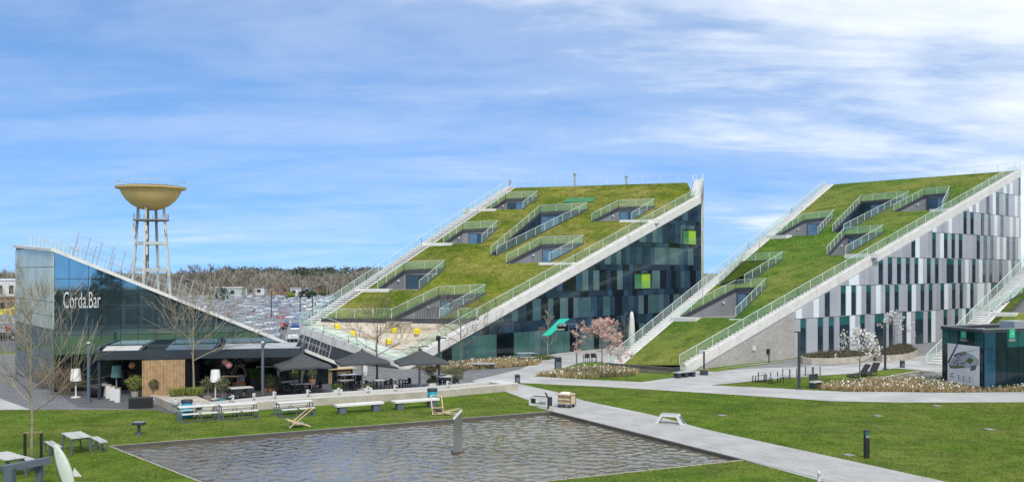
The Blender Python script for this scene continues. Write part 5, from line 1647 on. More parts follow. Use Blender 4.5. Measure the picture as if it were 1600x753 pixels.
# --- concrete planters along the grey building
def planter(label, outline, h, heath=5000):
    poly = pxpoly(outline); c = G(*outline[0])
    t = thing('concrete_planter', label, 'planter', c, worldspace=True)
    n = len(poly); cen = sum((Vector((*p, 0)) for p in poly), Vector()) / n
    rin_ = [(cen + (Vector((*p, 0)) - cen) * .94).xy for p in poly]
    b = MB()
    for i in range(n):
        j = (i + 1) % n; b.prism([poly[i], poly[j], rin_[j], rin_[i]], 0, h)
    b.build('wall', 'pale_concrete', t)
    MB().prism(rin_, 0.02, h - .08).build('soil', 'soil', t)
    p = scatter(rin_, heath, z=h - .1); tri_cloud('heather', blades(p, .34, .07, .8), 'heather', t, 'stuff')
    p = scatter(rin_, heath // 3, z=h - .1); tri_cloud('ground_cover', blades(p, .3, .06, .8), 'leaf_olive', t, 'stuff')
def oval(x0, x1, yb, yt, n=14, skew=0):
    return [((x0 + x1) / 2 + (x1 - x0) / 2 * math.cos(a), (yb + yt) / 2 + (yb - yt) / 2 * math.sin(a) + skew * math.cos(a)) for a in [2 * math.pi * k / n for k in range(n)]]
planter('long oval concrete planter with heather at the grey panelled wall', oval(1250, 1372, 569, 558, 16, -3), .55)
planter('round ended concrete planter with heather behind the dark lamp post', oval(1366, 1434, 565, 553, 14, -3), .6)
planter('small concrete planter at the foot of the little white tree', oval(1388, 1426, 553.5, 546.5, 12, -1.5), .5, 2500)
# --- post on the brick wall side, drain covers, white tap
t = thing('steel_post', 'thin black post in front of the grey brick wall', 'post', G(1201.5, 567)); MB().bar((0, 0, 0), (0, 0, 1.0), .08).build('shaft', 'black_metal', t); MB().bbox((0, 0, 1.02), (.1, .1, .05), b=.01).build('cap', 'charcoal_metal', t)
for i, (px, py, lab) in enumerate(((1128, 649, 'flat drain cover in the lawn near the solar bench'), (1372, 650, 'flat drain cover in the middle of the big lawn'), (1546, 671, 'brownish drain cover on the right of the big lawn'), (1326, 711, 'flat drain cover beside the bollard light'), (1464, 634, 'drain cover near the path below the kiosk'))):
    t = thing('drain_cover', lab, 'drain cover', G(px, py), R(20), 'drain covers in the big lawn')
    MB().bbox((0, 0, .018), (.46, .46, .035), b=.008).build('frame', 'drain_plate', t); MB().bbox((0, 0, .03), (.38, .38, .03), b=.008).build('plate', 'roof_floor', t)
t = thing('water_tap', 'short white water tap post at the lower edge of the lawn', 'tap', G(1279.5, 758)); MB().lathe([(.06, 0), (.06, .5), (.03, .55)], 10).build('post', 'white_paint', t); MB().bar((0, 0, .45), (0, -.14, .42), .035).build('spout', 'galvanised', t)

# ================================================================== BAR TERRACE
def parasol(label, loc, rz):
    t = thing('parasol', label, 'parasol', loc, rz, 'square charcoal parasols on the terrace')
    MB().lathe([(.035, 0), (.035, 2.75)], 10).build('pole', 'white_paint', t)
    MB().bbox((0, 0, .05), (.75, .75, .1), b=.03).build('base', 'pale_concrete', t)
    R0, zt, zl = 2.3, 2.72, 1.92
    ring = []
    for k in range(8):
        a = math.pi / 4 * k; rr = R0 * (1.0 if k % 2 else .76)
        ring.append((rr * math.cos(a), rr * math.sin(a), zl - (.02 if k % 2 else -.03)))
    for k in range(8):
        p, q = Vector(ring[k]), Vector(ring[(k + 1) % 8]); ap = Vector((0, 0, zt))
        m0 = p.lerp(ap, .5) - up * .05; m1 = q.lerp(ap, .5) - up * .05; mm = (m0 + m1) / 2 - up * .015; me_ = (p + q) / 2 + up * .035
        b = MB(); b.add([p, me_, q, m1, mm, m0, ap, p - up * .14, me_ - up * .10, q - up * .14], [(0, 1, 4, 5), (1, 2, 3, 4), (5, 4, 6), (4, 3, 6), (0, 7, 8, 1), (1, 8, 9, 2)])
        b.build('canopy_panel', 'parasol_cloth', t)
        MB().bar(ap - up * .08, p - up * .03, .025).build('rib', 'charcoal_metal', t)
    MB().lathe([(.10, zt - .02), (.07, zt + .04), (.01, zt + .08)], 8).build('finial', 'charcoal_metal', t)
    return t
pa_ = parasol('charcoal parasol at the right end of the bar canopy', G(471.5, 617), R(22))
copy_thing(pa_, G(566, 609), R(18), 'charcoal parasol in the middle of the three')
copy_thing(pa_, G(657.5, 609), R(14), 'charcoal parasol in front of the dark lamp post')
def terrace_table(label, loc, rz, L=1.3, w=.75, m='table_top', grp=None):
    t = thing('terrace_table', label, 'table', loc, rz, grp)
    MB().bbox((0, 0, .75), (L, w, .05), b=.012).build('table_top', m, t)
    for x in (-L / 2 + .08, L / 2 - .08):
        for y in (-w / 2 + .07, w / 2 - .07): MB().bar((x, y, 0), (x, y, .73), .055).build('leg', 'black_metal', t)
    MB().bar((-L / 2 + .08, 0, .68), (L / 2 - .08, 0, .68), .05).build('rail', 'black_metal', t)
    return t
chair_src = chair(thing('terrace_chair', 'black armchair standing apart left of the left parasol tables', 'chair', G(434, 616), R(0), 'black armchairs on the terrace'))
def chairs_at(c, rz, spots, label):
    names = ('rear left', 'rear right', 'front left', 'front right') if len(spots) == 4 else ('left', 'right')
    for (x, y, a), nm_ in zip(spots, names):
        p = c + Vector((x * math.cos(rz) - y * math.sin(rz), x * math.sin(rz) + y * math.cos(rz), 0))
        copy_thing(chair_src, p, rz + a, 'black armchair ' + nm_ + ' of the ' + label, 'black armchairs on the terrace')
four = [(-.38, .75, 0), (.38, .75, 0), (-.38, -.75, math.pi), (.38, -.75, math.pi)]
ends = [(-.85, 0, R(90)), (.85, 0, R(-90))]
TB = [((453, 613.5), 'white topped table under the left parasol', 1.35, four), ((463, 617.5), 'small grey table at the pole of the left parasol', .75, ends), ((480, 617), 'small grey table right of the left parasol pole', .75, ends),
      ((545, 602), 'white topped table beside the wooden bar counter', 1.3, four), ((541, 611), 'small table at the grass planter under the middle parasol', .9, ends), ((592, 611), 'small square table right of the middle parasol', .7, ends),
      ((621, 609.5), 'small square table between the middle and right parasols', .7, ends), ((695, 605), 'large table with dark chairs behind the channel end', 1.3, four), ((376, 624), 'white topped table between the lamp and the lamp post', 1.4, four)]
for (px, lab, L, sp_) in TB:
    c = G(*px); r_ = tra + .05
    terrace_table(lab, c, r_, L, .75 if L > 1 else .65)
    chairs_at(c, r_, [(x * (1 if L > 1 else .8), y * .9, a) for x, y, a in sp_], lab)
# planters
def leaf_ball(parent, c, r, n, size, m, name='crown', squash=1.0):
    p = nrg.normal(size=(n, 3)); p /= np.linalg.norm(p, axis=1, keepdims=True)
    rad = r * nrg.uniform(.25, 1.0, n) ** .5 * (1 + .25 * np.sin(5 * p[:, 0] + 3 * p[:, 2]) * np.cos(4 * p[:, 1]))
    p = p * rad[:, None]; p[:, 2] *= squash
    return tri_cloud(name, leaves(p + np.array(c), size), m, parent)
def box_planter(label, loc, m, d, leaf, n=700, hgt=.35):
    t = thing('box_planter', label, 'planter', loc, tra)
    MB().bbox((0, 0, d[2] / 2), d, b=.015).build('box', m, t); MB().box((0, 0, d[2]), (d[0] - .08, d[1] - .08, .03)).build('soil', 'soil', t)
    p = np.stack([nrg.uniform(-d[0] / 2 + .05, d[0] / 2 - .05, n), nrg.uniform(-d[1] / 2 + .05, d[1] / 2 - .05, n), np.full(n, d[2])], 1)
    tri_cloud('foliage', blades(p, hgt, .05, .7), leaf, t)
    return t
box_planter('white box planter with grass right of the left parasol', G(526.5, 618), 'white_paint', (.6, .5, .42), 'leaf_green', 500, .3)
box_planter('white box planter at the pole of the middle parasol', G(573.5, 615.5), 'white_paint', (.58, .5, .42), 'leaf_olive', 150, .25)
box_planter('white box planter in front of the first pruned tree', G(674, 609.5), 'white_paint', (.52, .5, .5), 'leaf_olive', 300, .3)
box_planter('black trough with green plants, left one of the pair by the timber screen', G(278, 630), 'black_metal', (.85, .45, .5), 'leaf_lime', 900, .4)
box_planter('black trough with green plants, right one of the pair by the timber screen', G(304, 629), 'black_metal', (.85, .45, .5), 'leaf_lime', 900, .4)
box_planter('tall black planter box behind the left parasol', G(463, 604.5), 'black_metal', (.95, .5, .75), 'leaf_lime', 900, .35)
box_planter('black planter with green shrub left of the hedge plants', G(398, 609.5), 'black_metal', (.7, .6, .8), 'leaf_green', 1400, .6)
def potted_tree(label, px, base_y, top_y, r, pot_m, pot_h=.4, leaf='leaf_olive', n=700, squash=1.0, cat='potted tree'):
    p = G(px, base_y); h = UP(px, top_y, p)
    t = thing('potted_tree', label, cat, p)
    MB().lathe([(.20, 0), (.26, pot_h), (.23, pot_h), (.21, pot_h - .05), (.01, pot_h - .05)], 14).build('pot', pot_m, t)
    pts = [(0, 0, pot_h - .06), (.03, .02, pot_h + (h - pot_h) * .3), (-.02, 0, h - r * squash)]
    b = MB(); b.tube(pts, [.035, .03, .022], 6)
    for k in range(7):
        a = k * .9; b.tube([(-.02, 0, h - r * squash * 1.3), (.7 * r * math.cos(a), .7 * r * math.sin(a), h - r * squash * rng.uniform(.3, 1.2))], [.015, .006], 4)
    b.build('trunk', 'bark_pale', t)
    leaf_ball(t, (0, 0, h - r * squash), r, n, .045, leaf, squash=squash)
    return t
potted_tree('round olive tree on a pale stem in front of the timber screen', 241, 624, 591, .34, 'white_paint', .3)
potted_tree('round olive tree left of the white floor lamp', 324.5, 624, 588.5, .42, 'pale_concrete', .2)
potted_tree('loose olive tree right of the white floor lamp', 347, 627, 588.5, .46, 'turquoise', .12, n=800)
potted_tree('small pruned tree behind the right parasol pole', 671.5, 603, 569, .50, 'terracotta', .35, 'leaf_olive', 700, .8)
potted_tree('small pruned tree at the large terrace table', 716, 606, 576.5, .45, 'terracotta', .2, 'leaf_olive', 650, .9)
potted_tree('terracotta potted shrub beside the wooden bar counter', 488, 603, 574, .34, 'terracotta', .5, 'leaf_olive', 350, 1.1)
potted_tree('low green shrub in a pale bowl at the channel corner', 257.5, 630, 620.5, .24, 'pale_concrete', .22, 'leaf_green', 500, .8)
potted_tree('yellow green palm in a pale pot under the canopy', 211, 621, 585, .55, 'pale_concrete', .4, 'leaf_lime', 900, .9)
for i, (px, by, ty) in enumerate(((416, 612, 584), (424, 613, 585), (432, 613.5, 586), (439, 612, 586))):
    potted_tree(('hedge plant just right of the middle lamp post', 'second hedge plant right of the middle lamp post', 'third hedge plant right of the middle lamp post', 'hedge plant nearest the left parasol')[i], px, by, ty, .36, 'terracotta', .28, 'leaf_olive', 900, 1.3, 'hedge plant')
# floor lamps
def floor_lamp(label, px, base_y, top_y, shade):
    p = G(px, base_y); h = UP(px, top_y, p)
    t = thing('floor_lamp', label, 'floor lamp', p)
    MB().lathe([(.30, 0), (.30, .06), (.05, .10)], 18).build('base', 'white_paint', t); MB().lathe([(.05, .08), (.04, h - .6)], 10).build('stem', 'white_paint', t)
    MB().lathe([(.34, h - .75), (.26, h), (.24, h), (.32, h - .74)], 20).build('lamp_shade', shade, t)
floor_lamp('oversized white floor lamp on the terrace by the channel', 336.5, 623.5, 577.5, 'lamp_fabric')
floor_lamp('oversized white floor lamp left of the bar canopy', 118.5, 621, 576, 'lamp_fabric')
floor_lamp('oversized pale green floor lamp under the bar canopy', 182, 616, 571, 'lamp_green')
# white block stools in a row
for i, (px, by) in enumerate(((164, 619), (170, 622), (176.5, 625), (184, 628))):
    t = thing('block_stool', ('white block stool nearest the bar glass', 'second white block stool from the bar glass', 'third white block stool from the bar glass', 'white block stool nearest the lawn')[i], 'stool', G(px, by), R(10), 'white block stools under the canopy')
    MB().bbox((0, 0, .42), (.30, .34, .84), b=.02).build('body', 'white_paint', t); MB().bbox((0, 0, .86), (.32, .36, .05), b=.015).build('top', 'old_timber', t)
t = thing('black_tub', 'round black tub under the left end of the canopy', 'tub', G(151, 620)); MB().lathe([(.40, 0), (.46, .5), (.48, .7), (.44, .7), (.40, .55), (.01, .55)], 18).build('tub', 'black_metal', t, True); MB().lathe([(.49, .62), (.51, .66), (.49, .7)], 18).build('rim', 'charcoal_metal', t)
t = thing('slatted_seat', 'black slatted box seat at the lawn edge by the terrace', 'seat', G(220.5, 637), tra * .5)
for i in range(14): MB().box((-.62 + i * .095, -.28, .30), (.085, .03, .56)).build('slat', 'black_metal', t)
MB().bbox((0, 0, .6), (1.34, .58, .05), b=.01).build('top', 'charcoal_metal', t); MB().box((0, .02, .29), (1.28, .5, .56)).build('core', 'black_metal', t)
# boulder balls on the channel corner
for i, (px, py, lab) in enumerate(((274.5, 636, 'grey ball ornament on the left corner of the water channel'), (310.5, 640.5, 'grey ball ornament on the channel behind the second barrel'))):
    p = G(px, py, .45); t = thing('ball_ornament', lab, 'ornament', (p.x, p.y, .46), 0, 'grey ball ornaments on the channel')
    MB().lathe([(.01, 0), (.12, .03), (.21, .13), (.23, .23), (.19, .36), (.1, .43), (.01, .45)], 14).build('ball', 'canvas_grey', t, True); MB().lathe([(.05, .42), (.05, .46), (.01, .48)], 8).build('knob', 'charcoal_metal', t)
# hanging paper lanterns under the canopy, pod chair, glass screens, counter
for i, (px, py, m, r_) in enumerate(((351.5, 565.5, 'paper_orange', .22), (357.5, 570, 'paper_pink', .24), (206, 571, 'paper_orange', .2))):
    p = P(px, py, 61.9); t = thing('paper_lantern', ('orange paper lantern under the canopy beside the pink one', 'pink paper lantern under the canopy', 'small orange lantern hanging over the palm')[i], 'lantern', p, 0, 'paper lanterns under the canopy')
    MB().lathe([(.03, -r_), (.7 * r_, -.7 * r_), (r_, 0), (.7 * r_, .7 * r_), (.03, r_)], 14).build('shade', m, t, True); MB().bar((0, 0, r_), (0, 0, max(.3, 2.9 - p.z)), .012).build('cord', 'black_metal', t)
pc_ = G(374, 610)
t = thing('pod_chair', 'brown hooded wicker chair with orange cushion under the canopy', 'chair', pc_)
b = MB()
for k in range(9):
    a = math.pi * k / 8; b.bar((.48 * math.cos(a), -.15, .95 + .75 * math.sin(a)), (.48 * math.cos(a + .39), -.15, .95 + .75 * math.sin(a + .39)), .09); b.bar((.42 * math.cos(a), .3, .95 + .6 * math.sin(a)), (.42 * math.cos(a + .39), .3, .95 + .6 * math.sin(a + .39)), .09)
b.build('hood', 'old_timber', t); MB().bbox((0, .05, .3), (.8, .6, .6), b=.05).build('seat', 'cushion', t); MB().bbox((.1, .1, .85), (.5, .2, .45), b=.06).build('pillow', 'canvas_grey', t)
t = thing('bar_stool_table', 'yellow topped bamboo counter beside the olive trees', 'table', G(361, 612)); MB().bbox((0, 0, 1.05), (1.1, .5, .06), b=.01).build('table_top', 'pale_timber', t)
for x in (-.5, .5):
    for y in (-.2, .2): MB().bar((x, y, 0), (x, y, 1.03), .06).build('leg', 'old_timber', t)
for i, (x0, x1, by, lab) in enumerate(((401, 436, 603, 'white framed glass windscreen behind the hedge plants'), (434, 458, 606, 'white framed glass windscreen behind the left parasol table'), (489, 506, 596, 'low white framed glass screen beside the wooden counter'))):
    a, c = G(x0, by), G(x1, by - 1); hh = 1.35 if i < 2 else .75
    t = thing('glass_screen', lab, 'glass screen', a, worldspace=True, group='white framed glass screens')
    for p in (a, c): MB().bar(p, p + up * hh, .07).build('post', 'white_paint', t)
    MB().bar(a + up * hh, c + up * hh, .07).build('top_rail', 'white_paint', t)
    MB().slabpoly([a + up * .1, c + up * .1, c + up * (hh - .05), a + up * (hh - .05)], .015, Vector((0, 1, 0))).build('pane', 'clear_glass', t)
ca_, cb_ = G(513, 599.5), G(548, 597.5); cd = hdir(ca_, cb_)
t = thing('wooden_counter', 'rustic wooden bar counter between the parasols', 'counter', ca_, worldspace=True)
for i in range(12):
    p = ca_ + cd * ((cb_ - ca_).length * (i + .5) / 12); MB().box((p.x, p.y, .5), ((cb_ - ca_).length / 12 - .015, .05, 1.0), math.atan2(cd.y, cd.x)).build('board', 'old_timber', t)
q = (ca_ + cb_) / 2; MB().bbox((q.x, q.y + .4, 1.04), ((cb_ - ca_).length + .4, 1.1, .07), math.atan2(cd.y, cd.x), b=.015).build('counter_top', 'pale_timber', t); MB().box((q.x, q.y + .42, .5), ((cb_ - ca_).length - .1, .75, 1.0), math.atan2(cd.y, cd.x)).build('core', 'black_metal', t)
p = G(570.5, 598); t = thing('closed_parasol', 'small folded white parasol behind the middle parasol pole', 'parasol', p); MB().lathe([(.02, .3), (.17, .5), (.2, .9), (.1, 1.7), (.02, 1.9)], 10).build('folded_cloth', 'lamp_fabric', t, True); MB().lathe([(.03, 0), (.03, 2.0)], 8).build('pole', 'white_paint', t); MB().lathe([(.25, 0), (.25, .06)], 12).build('base', 'pale_concrete', t)
b = MB(); p = G(657.5, 607); t = thing('heater_mast', 'dark cross arm mast rising behind the right parasol', 'mast', G(655, 600)); h = UP(655, 541, G(655, 600)); MB().bar((0, 0, 0), (0, 0, h), .09).build('mast', 'charcoal_metal', t)
for dx, dz in ((-.4, 0), (.4, .08)): MB().bbox((dx, 0, h - .08 + dz), (.6, .12, .06), b=.01).build('heater_arm', 'charcoal_metal', t)

# ================================================================== TREES
def limb_tree(b, rnd, p, d, L, r, depth, spread, up_bias, kids, tips, rmin=.006, seg=4):
    """one branch as a bent tapering tube, then its side branches"""
    pts, rad = [p.copy()], [r]
    q = p.copy(); dd = d.copy()
    end = max(rmin, r * (.55 if depth > 0 else .3))
    for k in range(seg):
        dd = (dd + Vector((rnd.gauss(0, .10), rnd.gauss(0, .10), up_bias * .12 + rnd.gauss(0, .06)))).normalized()
        q = q + dd * (L / seg); pts.append(q.copy()); rad.append(r + (end - r) * (k + 1) / seg)
    b.tube(pts, rad, 6 if r > .03 else (4 if r > .012 else 3), cap=False)
    if depth == 0:
        tips.append(q.copy()); return
    n = kids[depth - 1]
    for i in range(n):
        f = rnd.uniform(.3, 1.0) if i else 1.0
        k = min(seg - 1, int(f * seg)); base = pts[k].lerp(pts[k + 1], f * seg - k) if f < 1 else pts[-1]
        rr = rad[min(k + 1, seg)] * rnd.uniform(.55, .8)
        a = rnd.uniform(0, 2 * math.pi)
        side = dd.cross(Vector((math.cos(a), math.sin(a), .3))).normalized()
        nd = (dd + side * rnd.uniform(.5, 1.0) * spread).normalized()
        limb_tree(b, rnd, base, nd, L * rnd.uniform(.55, .8), max(rmin, rr), depth - 1, spread, up_bias, kids, tips, rmin, seg)
def bare_tree(label, loc, h, r, seed, clear=.3, spread=.9, up_bias=.5, mains=11, kids=(5, 5), bark='bark', lean=0.0, name='bare_tree', rmin=.006, cat='tree', reach=.42):
    rnd = random.Random(seed)
    t = thing(name, label, cat, loc)
    tb = MB(); N = 9; pts, rad = [], []
    for k in range(N + 1):
        f = k / N; pts.append(Vector((lean * f * h + rnd.gauss(0, .012) * h * .3, rnd.gauss(0, .01) * h * .3, f * h))); rad.append(max(.008, r * (1 - f) ** .8 + .006))
    tb.tube(pts, rad, 8)
    tb.build('trunk', bark, t, True)
    b = MB(); tips = []
    for i in range(mains):
        f = clear + (1 - clear) * (i + .5) / mains
        k = min(N - 1, int(f * N)); base = pts[k].lerp(pts[k + 1], f * N - k)
        a = i * 2.4 + rnd.uniform(-.4, .4)
        tilt = .35 + .8 * (f - clear) / (1 - clear)
        d = Vector((math.cos(a), math.sin(a), tilt * (1.2 - spread * .3))).normalized()
        L = h * reach * (1.15 - .75 * (f - clear) / (1 - clear)) * rnd.uniform(.8, 1.15)
        limb_tree(b, rnd, base, d, L, rad[k] * .55, 2, spread, up_bias, kids, tips, rmin)
    b.build('crown', bark, t)
    return t, tips
LT = G(50, 724)
t, _ = bare_tree('bare young tree tied to two stakes on the left lawn', LT, UP(45, 474, LT), .06, 4, .30, .75, .9, 15, (6, 6), 'bark_pale', -.012, rmin=.0075, reach=.36)
st = thing('tree_stakes', 'two dark stakes with a crossbar holding the left tree', 'tree stakes', LT, worldspace=True)
for dx in (-.32, .36): MB().bar(LT + Vector((dx, .05, 0)), LT + Vector((dx, .05, 1.25)), .09).build('stake', 'black_metal', st)
MB().bar(LT + Vector((-.36, .05, 1.28)), LT + Vector((.40, .05, 1.32)), .06).build('crossbar', 'old_timber', st)
p = G(302, 622); bare_tree('wide bare tree in front of the bar canopy', p, UP(302, 478, p), .075, 9, .38, 1.0, .55, 12, (5, 6), 'bark_pale', rmin=.009, reach=.50)
p = G(589, 604); bare_tree('bare tree behind the middle parasol before the tribune', p, UP(589, 494, p), .075, 12, .42, 1.0, .45, 11, (5, 5), 'bark', rmin=.009, reach=.46)
p = G(720, 584); bare_tree('bare tree in front of the right edge of the tribune', p, UP(718, 488, p), .075, 17, .42, 1.0, .35, 12, (5, 5), 'bark', rmin=.010, reach=.48)
p = G(855.5, 561); bare_tree('slender bare tree behind the green hanging sign', p, UP(855, 486, p), .05, 23, .25, .7, .9, 14, (4, 4), 'bark_pale', rmin=.009, reach=.17)
p = G(976, 549); bare_tree('thin bare tree beside the white stele', p, UP(976, 493, p), .045, 29, .2, .7, .9, 12, (4, 4), 'bark', rmin=.01, reach=.18)
# twiggy shrub at the bar corner
p = G(102, 616); t = thing('bare_shrub', 'tangled brown bare shrub at the corner of the bar', 'shrub', p)
b = MB(); rnd = random.Random(2); tips = []
for i in range(26):
    a = rnd.uniform(0, 6.28); limb_tree(b, rnd, Vector((rnd.gauss(0, .25), rnd.gauss(0, .2), 0)), Vector((math.cos(a) * .8, math.sin(a) * .5, 1)).normalized(), rnd.uniform(.8, 1.3), .02, 2, 1.0, .2, (3, 4), tips, .008, 3)
b.build('branches', 'shrub_twig', t)
p = G(72, 607); t = thing('bare_shrub', 'second tangled bare shrub left of the bar corner', 'shrub', p)
b = MB(); tips = []
for i in range(24):
    a = rnd.uniform(0, 6.28); limb_tree(b, rnd, Vector((rnd.gauss(0, .4), rnd.gauss(0, .2), 0)), Vector((math.cos(a) * .8, math.sin(a) * .5, 1.1)).normalized(), rnd.uniform(.8, 1.4), .02, 2, 1.0, .2, (3, 4), tips, .008, 3)
b.build('branches', 'shrub_twig', t)
# blossom trees
def blossom(label, px, base_y, top_y, seed, petal, n, size, reach, clear, r=.05, flat=1.0):
    p = G(px, base_y); h = UP(px, top_y, p)
    t, tips = bare_tree(label, p, h * .93, r, seed, clear, 1.0, .35, 10, (4, 4), 'bark', name='blossom_tree', rmin=.009, reach=reach)
    tp = np.array([list(q) for q in tips])
    idx = nrg.integers(0, len(tp), n)
    pos = tp[idx] + nrg.normal(size=(n, 3)) * np.array([.10, .10, .09])
    tri_cloud('blossom', leaves(pos, size), petal, t)
    return t
blossom('pink blossom tree on the planted island', 940.5, 590, 509, 31, 'petal_pink', 6000, .06, .31, .45)
blossom('white blossom tree beside the flower bed', 1343.5, 603, 522, 37, 'petal_white', 1150, .07, .32, .45)
blossom('little white blossom tree in the small planter by the grey panels', 1397.5, 552, 487, 41, 'petal_white', 650, .07, .22, .42, .035)
# dark bushes and evergreen shrubs far behind, right of the car park
# ================================================================== CAR PARK
CARCOL = [('white', (.72, .73, .74)), ('silver', (.36, .38, .40)), ('pale blue', (.38, .43, .48)), ('dark grey', (.05, .055, .06)), ('blue', (.03, .07, .22)), ('red', (.28, .03, .03)), ('black', (.012, .013, .015))]
for nme, c in CARCOL: mat('car_' + nme.replace(' ', '_'), c, .35, var=.05, coat=.15, spec=.4)
def car_geo():
    body = MB(); st = [(-2.12, .72, .38, .66), (-2.02, .82, .28, .84), (-1.5, .87, .22, .90), (-.9, .88, .20, .92), (.6, .88, .20, .92), (1.1, .87, .22, .90), (1.75, .84, .24, .78), (2.08, .74, .32, .64), (2.14, .68, .38, .55)]
    vs, fs = [], []
    for x, w, z0, z1 in st:
        for y, z in ((-w * .94, z0), (-w, (z0 + z1) / 2), (-w * .93, z1), (w * .93, z1), (w, (z0 + z1) / 2), (w * .94, z0)): vs.append((x, y, z))
    for i in range(len(st) - 1):
        for j in range(6):
            k = (j + 1) % 6; fs.append((i * 6 + j, i * 6 + k, i * 6 + 6 + k, i * 6 + 6 + j))
    fs += [(0, 1, 2, 3, 4, 5), tuple(len(vs) - 6 + q for q in range(5, -1, -1))]
    body.add(vs, fs)
    glass = MB(); gv = [(-1.95, -.76, .88), (1.05, -.78, .90), (1.05, .78, .90), (-1.95, .76, .88), (-1.45, -.60, 1.40), (.25, -.60, 1.42), (.25, .60, 1.42), (-1.45, .60, 1.40)]
    glass.add(gv, [(0, 3, 2, 1), (4, 5, 6, 7), (0, 1, 5, 4), (1, 2, 6, 5), (2, 3, 7, 6), (3, 0, 4, 7)])
    roof = MB(); roof.add([(-1.5, -.61, 1.395), (.30, -.61, 1.41), (.30, .61, 1.41), (-1.5, .61, 1.395), (-1.40, -.55, 1.46), (.18, -.55, 1.47), (.18, .55, 1.47), (-1.40, .55, 1.46)], [(0, 3, 2, 1), (4, 5, 6, 7), (0, 1, 5, 4), (1, 2, 6, 5), (2, 3, 7, 6), (3, 0, 4, 7)])
    return body, glass, roof
CARS = {}
def car_part_thing(cname):
    t = thing('parked_car', 'x', 'car')
    body, glass, roof = car_geo(); m = 'car_' + cname.replace(' ', '_')
    body.build('body', m, t); glass.build('windows', 'car_glass', t); roof.build('roof', m, t)
    for x in (-1.32, 1.36):
        for y in (-.80, .80):
            o = MB().tube([(x, y - .1, .31), (x, y + .1, .31)], .31, 12).build('wheel', 'black_metal', t)
            MB().tube([(x, y - .11, .31), (x, y + .11, .31)], .18, 8).build('rim', 'galvanised', o)
    for y in (-.62, .62):
        MB().box((2.07, y, .60), (.12, .26, .12)).build('headlight', 'lamp_fabric', t); MB().box((-2.07, y, .72), (.08, .2, .14)).build('tail_light', 'car_red', t)
    return t
def car_single(cname):
    b = MB(); body, glass, roof = car_geo()
    for k, q in enumerate((body, glass, roof)):
        b.add(q.v, q.f, (0, 1, 0)[k])
    for x in (-1.32, 1.36):
        for y in (-.80, .80): b.tube([(x, y - .1, .31), (x, y + .1, .31)], .31, 8, 2)
    return b.build('parked_car', ['car_' + cname.replace(' ', '_'), 'car_glass', 'black_metal'])
g5 = random.Random(15)
wts = [10, 6, 1.5, 3, 1.0, 1, 2]
Yr = [104, 111, 119, 125, 134, 140, 149, 155, 165, 171, 181, 187, 198, 204, 216, 222, 236, 242, 256, 262]
used = {}
def place_car(x, y, rz):
    cn = g5.choices([c[0] for c in CARCOL], wts)[0]
    nearp = y < 142
    row = 'nearest rows' if nearp else ('middle rows' if y < 200 else 'far rows')
    lab = cn + ' car parked in the ' + row + ' of the car park behind the bar'
    key = (cn, nearp)
    if key not in used:
        o = car_part_thing(cn) if nearp else car_single(cn); used[key] = o
        o['category'] = 'car'; o.location = (x, y, .01); o.rotation_euler = (0, 0, rz); tag(o, lab, 'car', cn + ' cars in the ' + row)
    else:
        copy_thing(used[key], (x, y, .01), rz, lab, cn + ' cars in the ' + row)
for i, Y in enumerate(Yr):
    y = HY + FPX * EYE / Y
    xl = 470 - (545 - y) * 2.55 - 14; xr = 470 + max(0, (508 - y)) * 1.5
    x = (xl - CX) / FPX * Y; xe = (xr - CX) / FPX * Y
    while x < xe:
        if g5.random() < .84: place_car(x, Y + g5.uniform(-.3, .3), R(90 if i % 2 else -90) + g5.uniform(-.03, .03))
        x += g5.uniform(2.5, 2.9)
for (px, py) in ((3, 512), (14, 506), (2, 531), (16, 524), (4, 497)):
    p = G(px, py); place_car(p.x, p.y, R(20))
# masts in the car park
for i, (px, by, ty, lab) in enumerate(((424, 505, 455, 'thin lamp mast in the middle of the car park'), (469, 500, 462, 'dark lamp mast near the left stair of the tribune'), (488, 520, 450, 'dark lamp mast right behind the tribune corner'), (341, 476, 437, 'tall thin lamp mast at the far left of the car park'), (511, 470, 440, 'pale mast at the wood edge above the tribune stair'))):
    p = G(px, by); h = UP(px, ty, p); t = thing('lamp_mast', lab, 'lamp mast', p, 0, 'masts in the car park')
    MB().lathe([(.10, 0), (.06, h)], 8).build('mast', 'charcoal_metal' if i < 3 else 'galvanised', t); MB().bar((-.5, 0, h), (.5, 0, h), .14, .08).build('head', 'charcoal_metal' if i < 3 else 'galvanised', t)
# low sheds, vans and hedge behind the car park
def shed(label, px, by, w, h, d, m, roof, name='shed', cat='shed'):
    p = G(px, by); t = thing(name, label, cat, p)
    MB().box((0, d / 2, h / 2), (w, d, h)).build('wall', m, t); MB().box((0, d / 2, h + .12), (w + .5, d + .5, .25)).build('roof', roof, t)
    for k in range(max(1, int(w / 3))): MB().box((-w / 2 + 1.2 + k * 3, -.03, h * .55), (1.2, .08, h * .4)).build('window', 'window_dark', t)
shed('white flat roofed shed behind the far cars', 392, 461, 9, 2.6, 5, 'white_paint', 'galvanised')
shed('dark red roofed low building at the wood edge', 448, 460, 22, 2.9, 7, 'terracotta', 'old_timber', 'low_building', 'building')
shed('pale green flat shed left of the car park', 352, 464, 10, 2.8, 5, 'mirror_pale', 'white_paint')
shed('small white shed above the tribune corner', 470, 462, 7, 2.4, 4, 'white_paint', 'canvas_grey')
shed('long white and blue hall behind the left edge of the bar', 5, 470, 46, 5.6, 20, 'white_paint', 'panel_white', 'hall', 'building')
shed('brown low store in front of the white hall', 8, 486, 18, 2.6, 6, 'terracotta', 'heather', 'store', 'building')
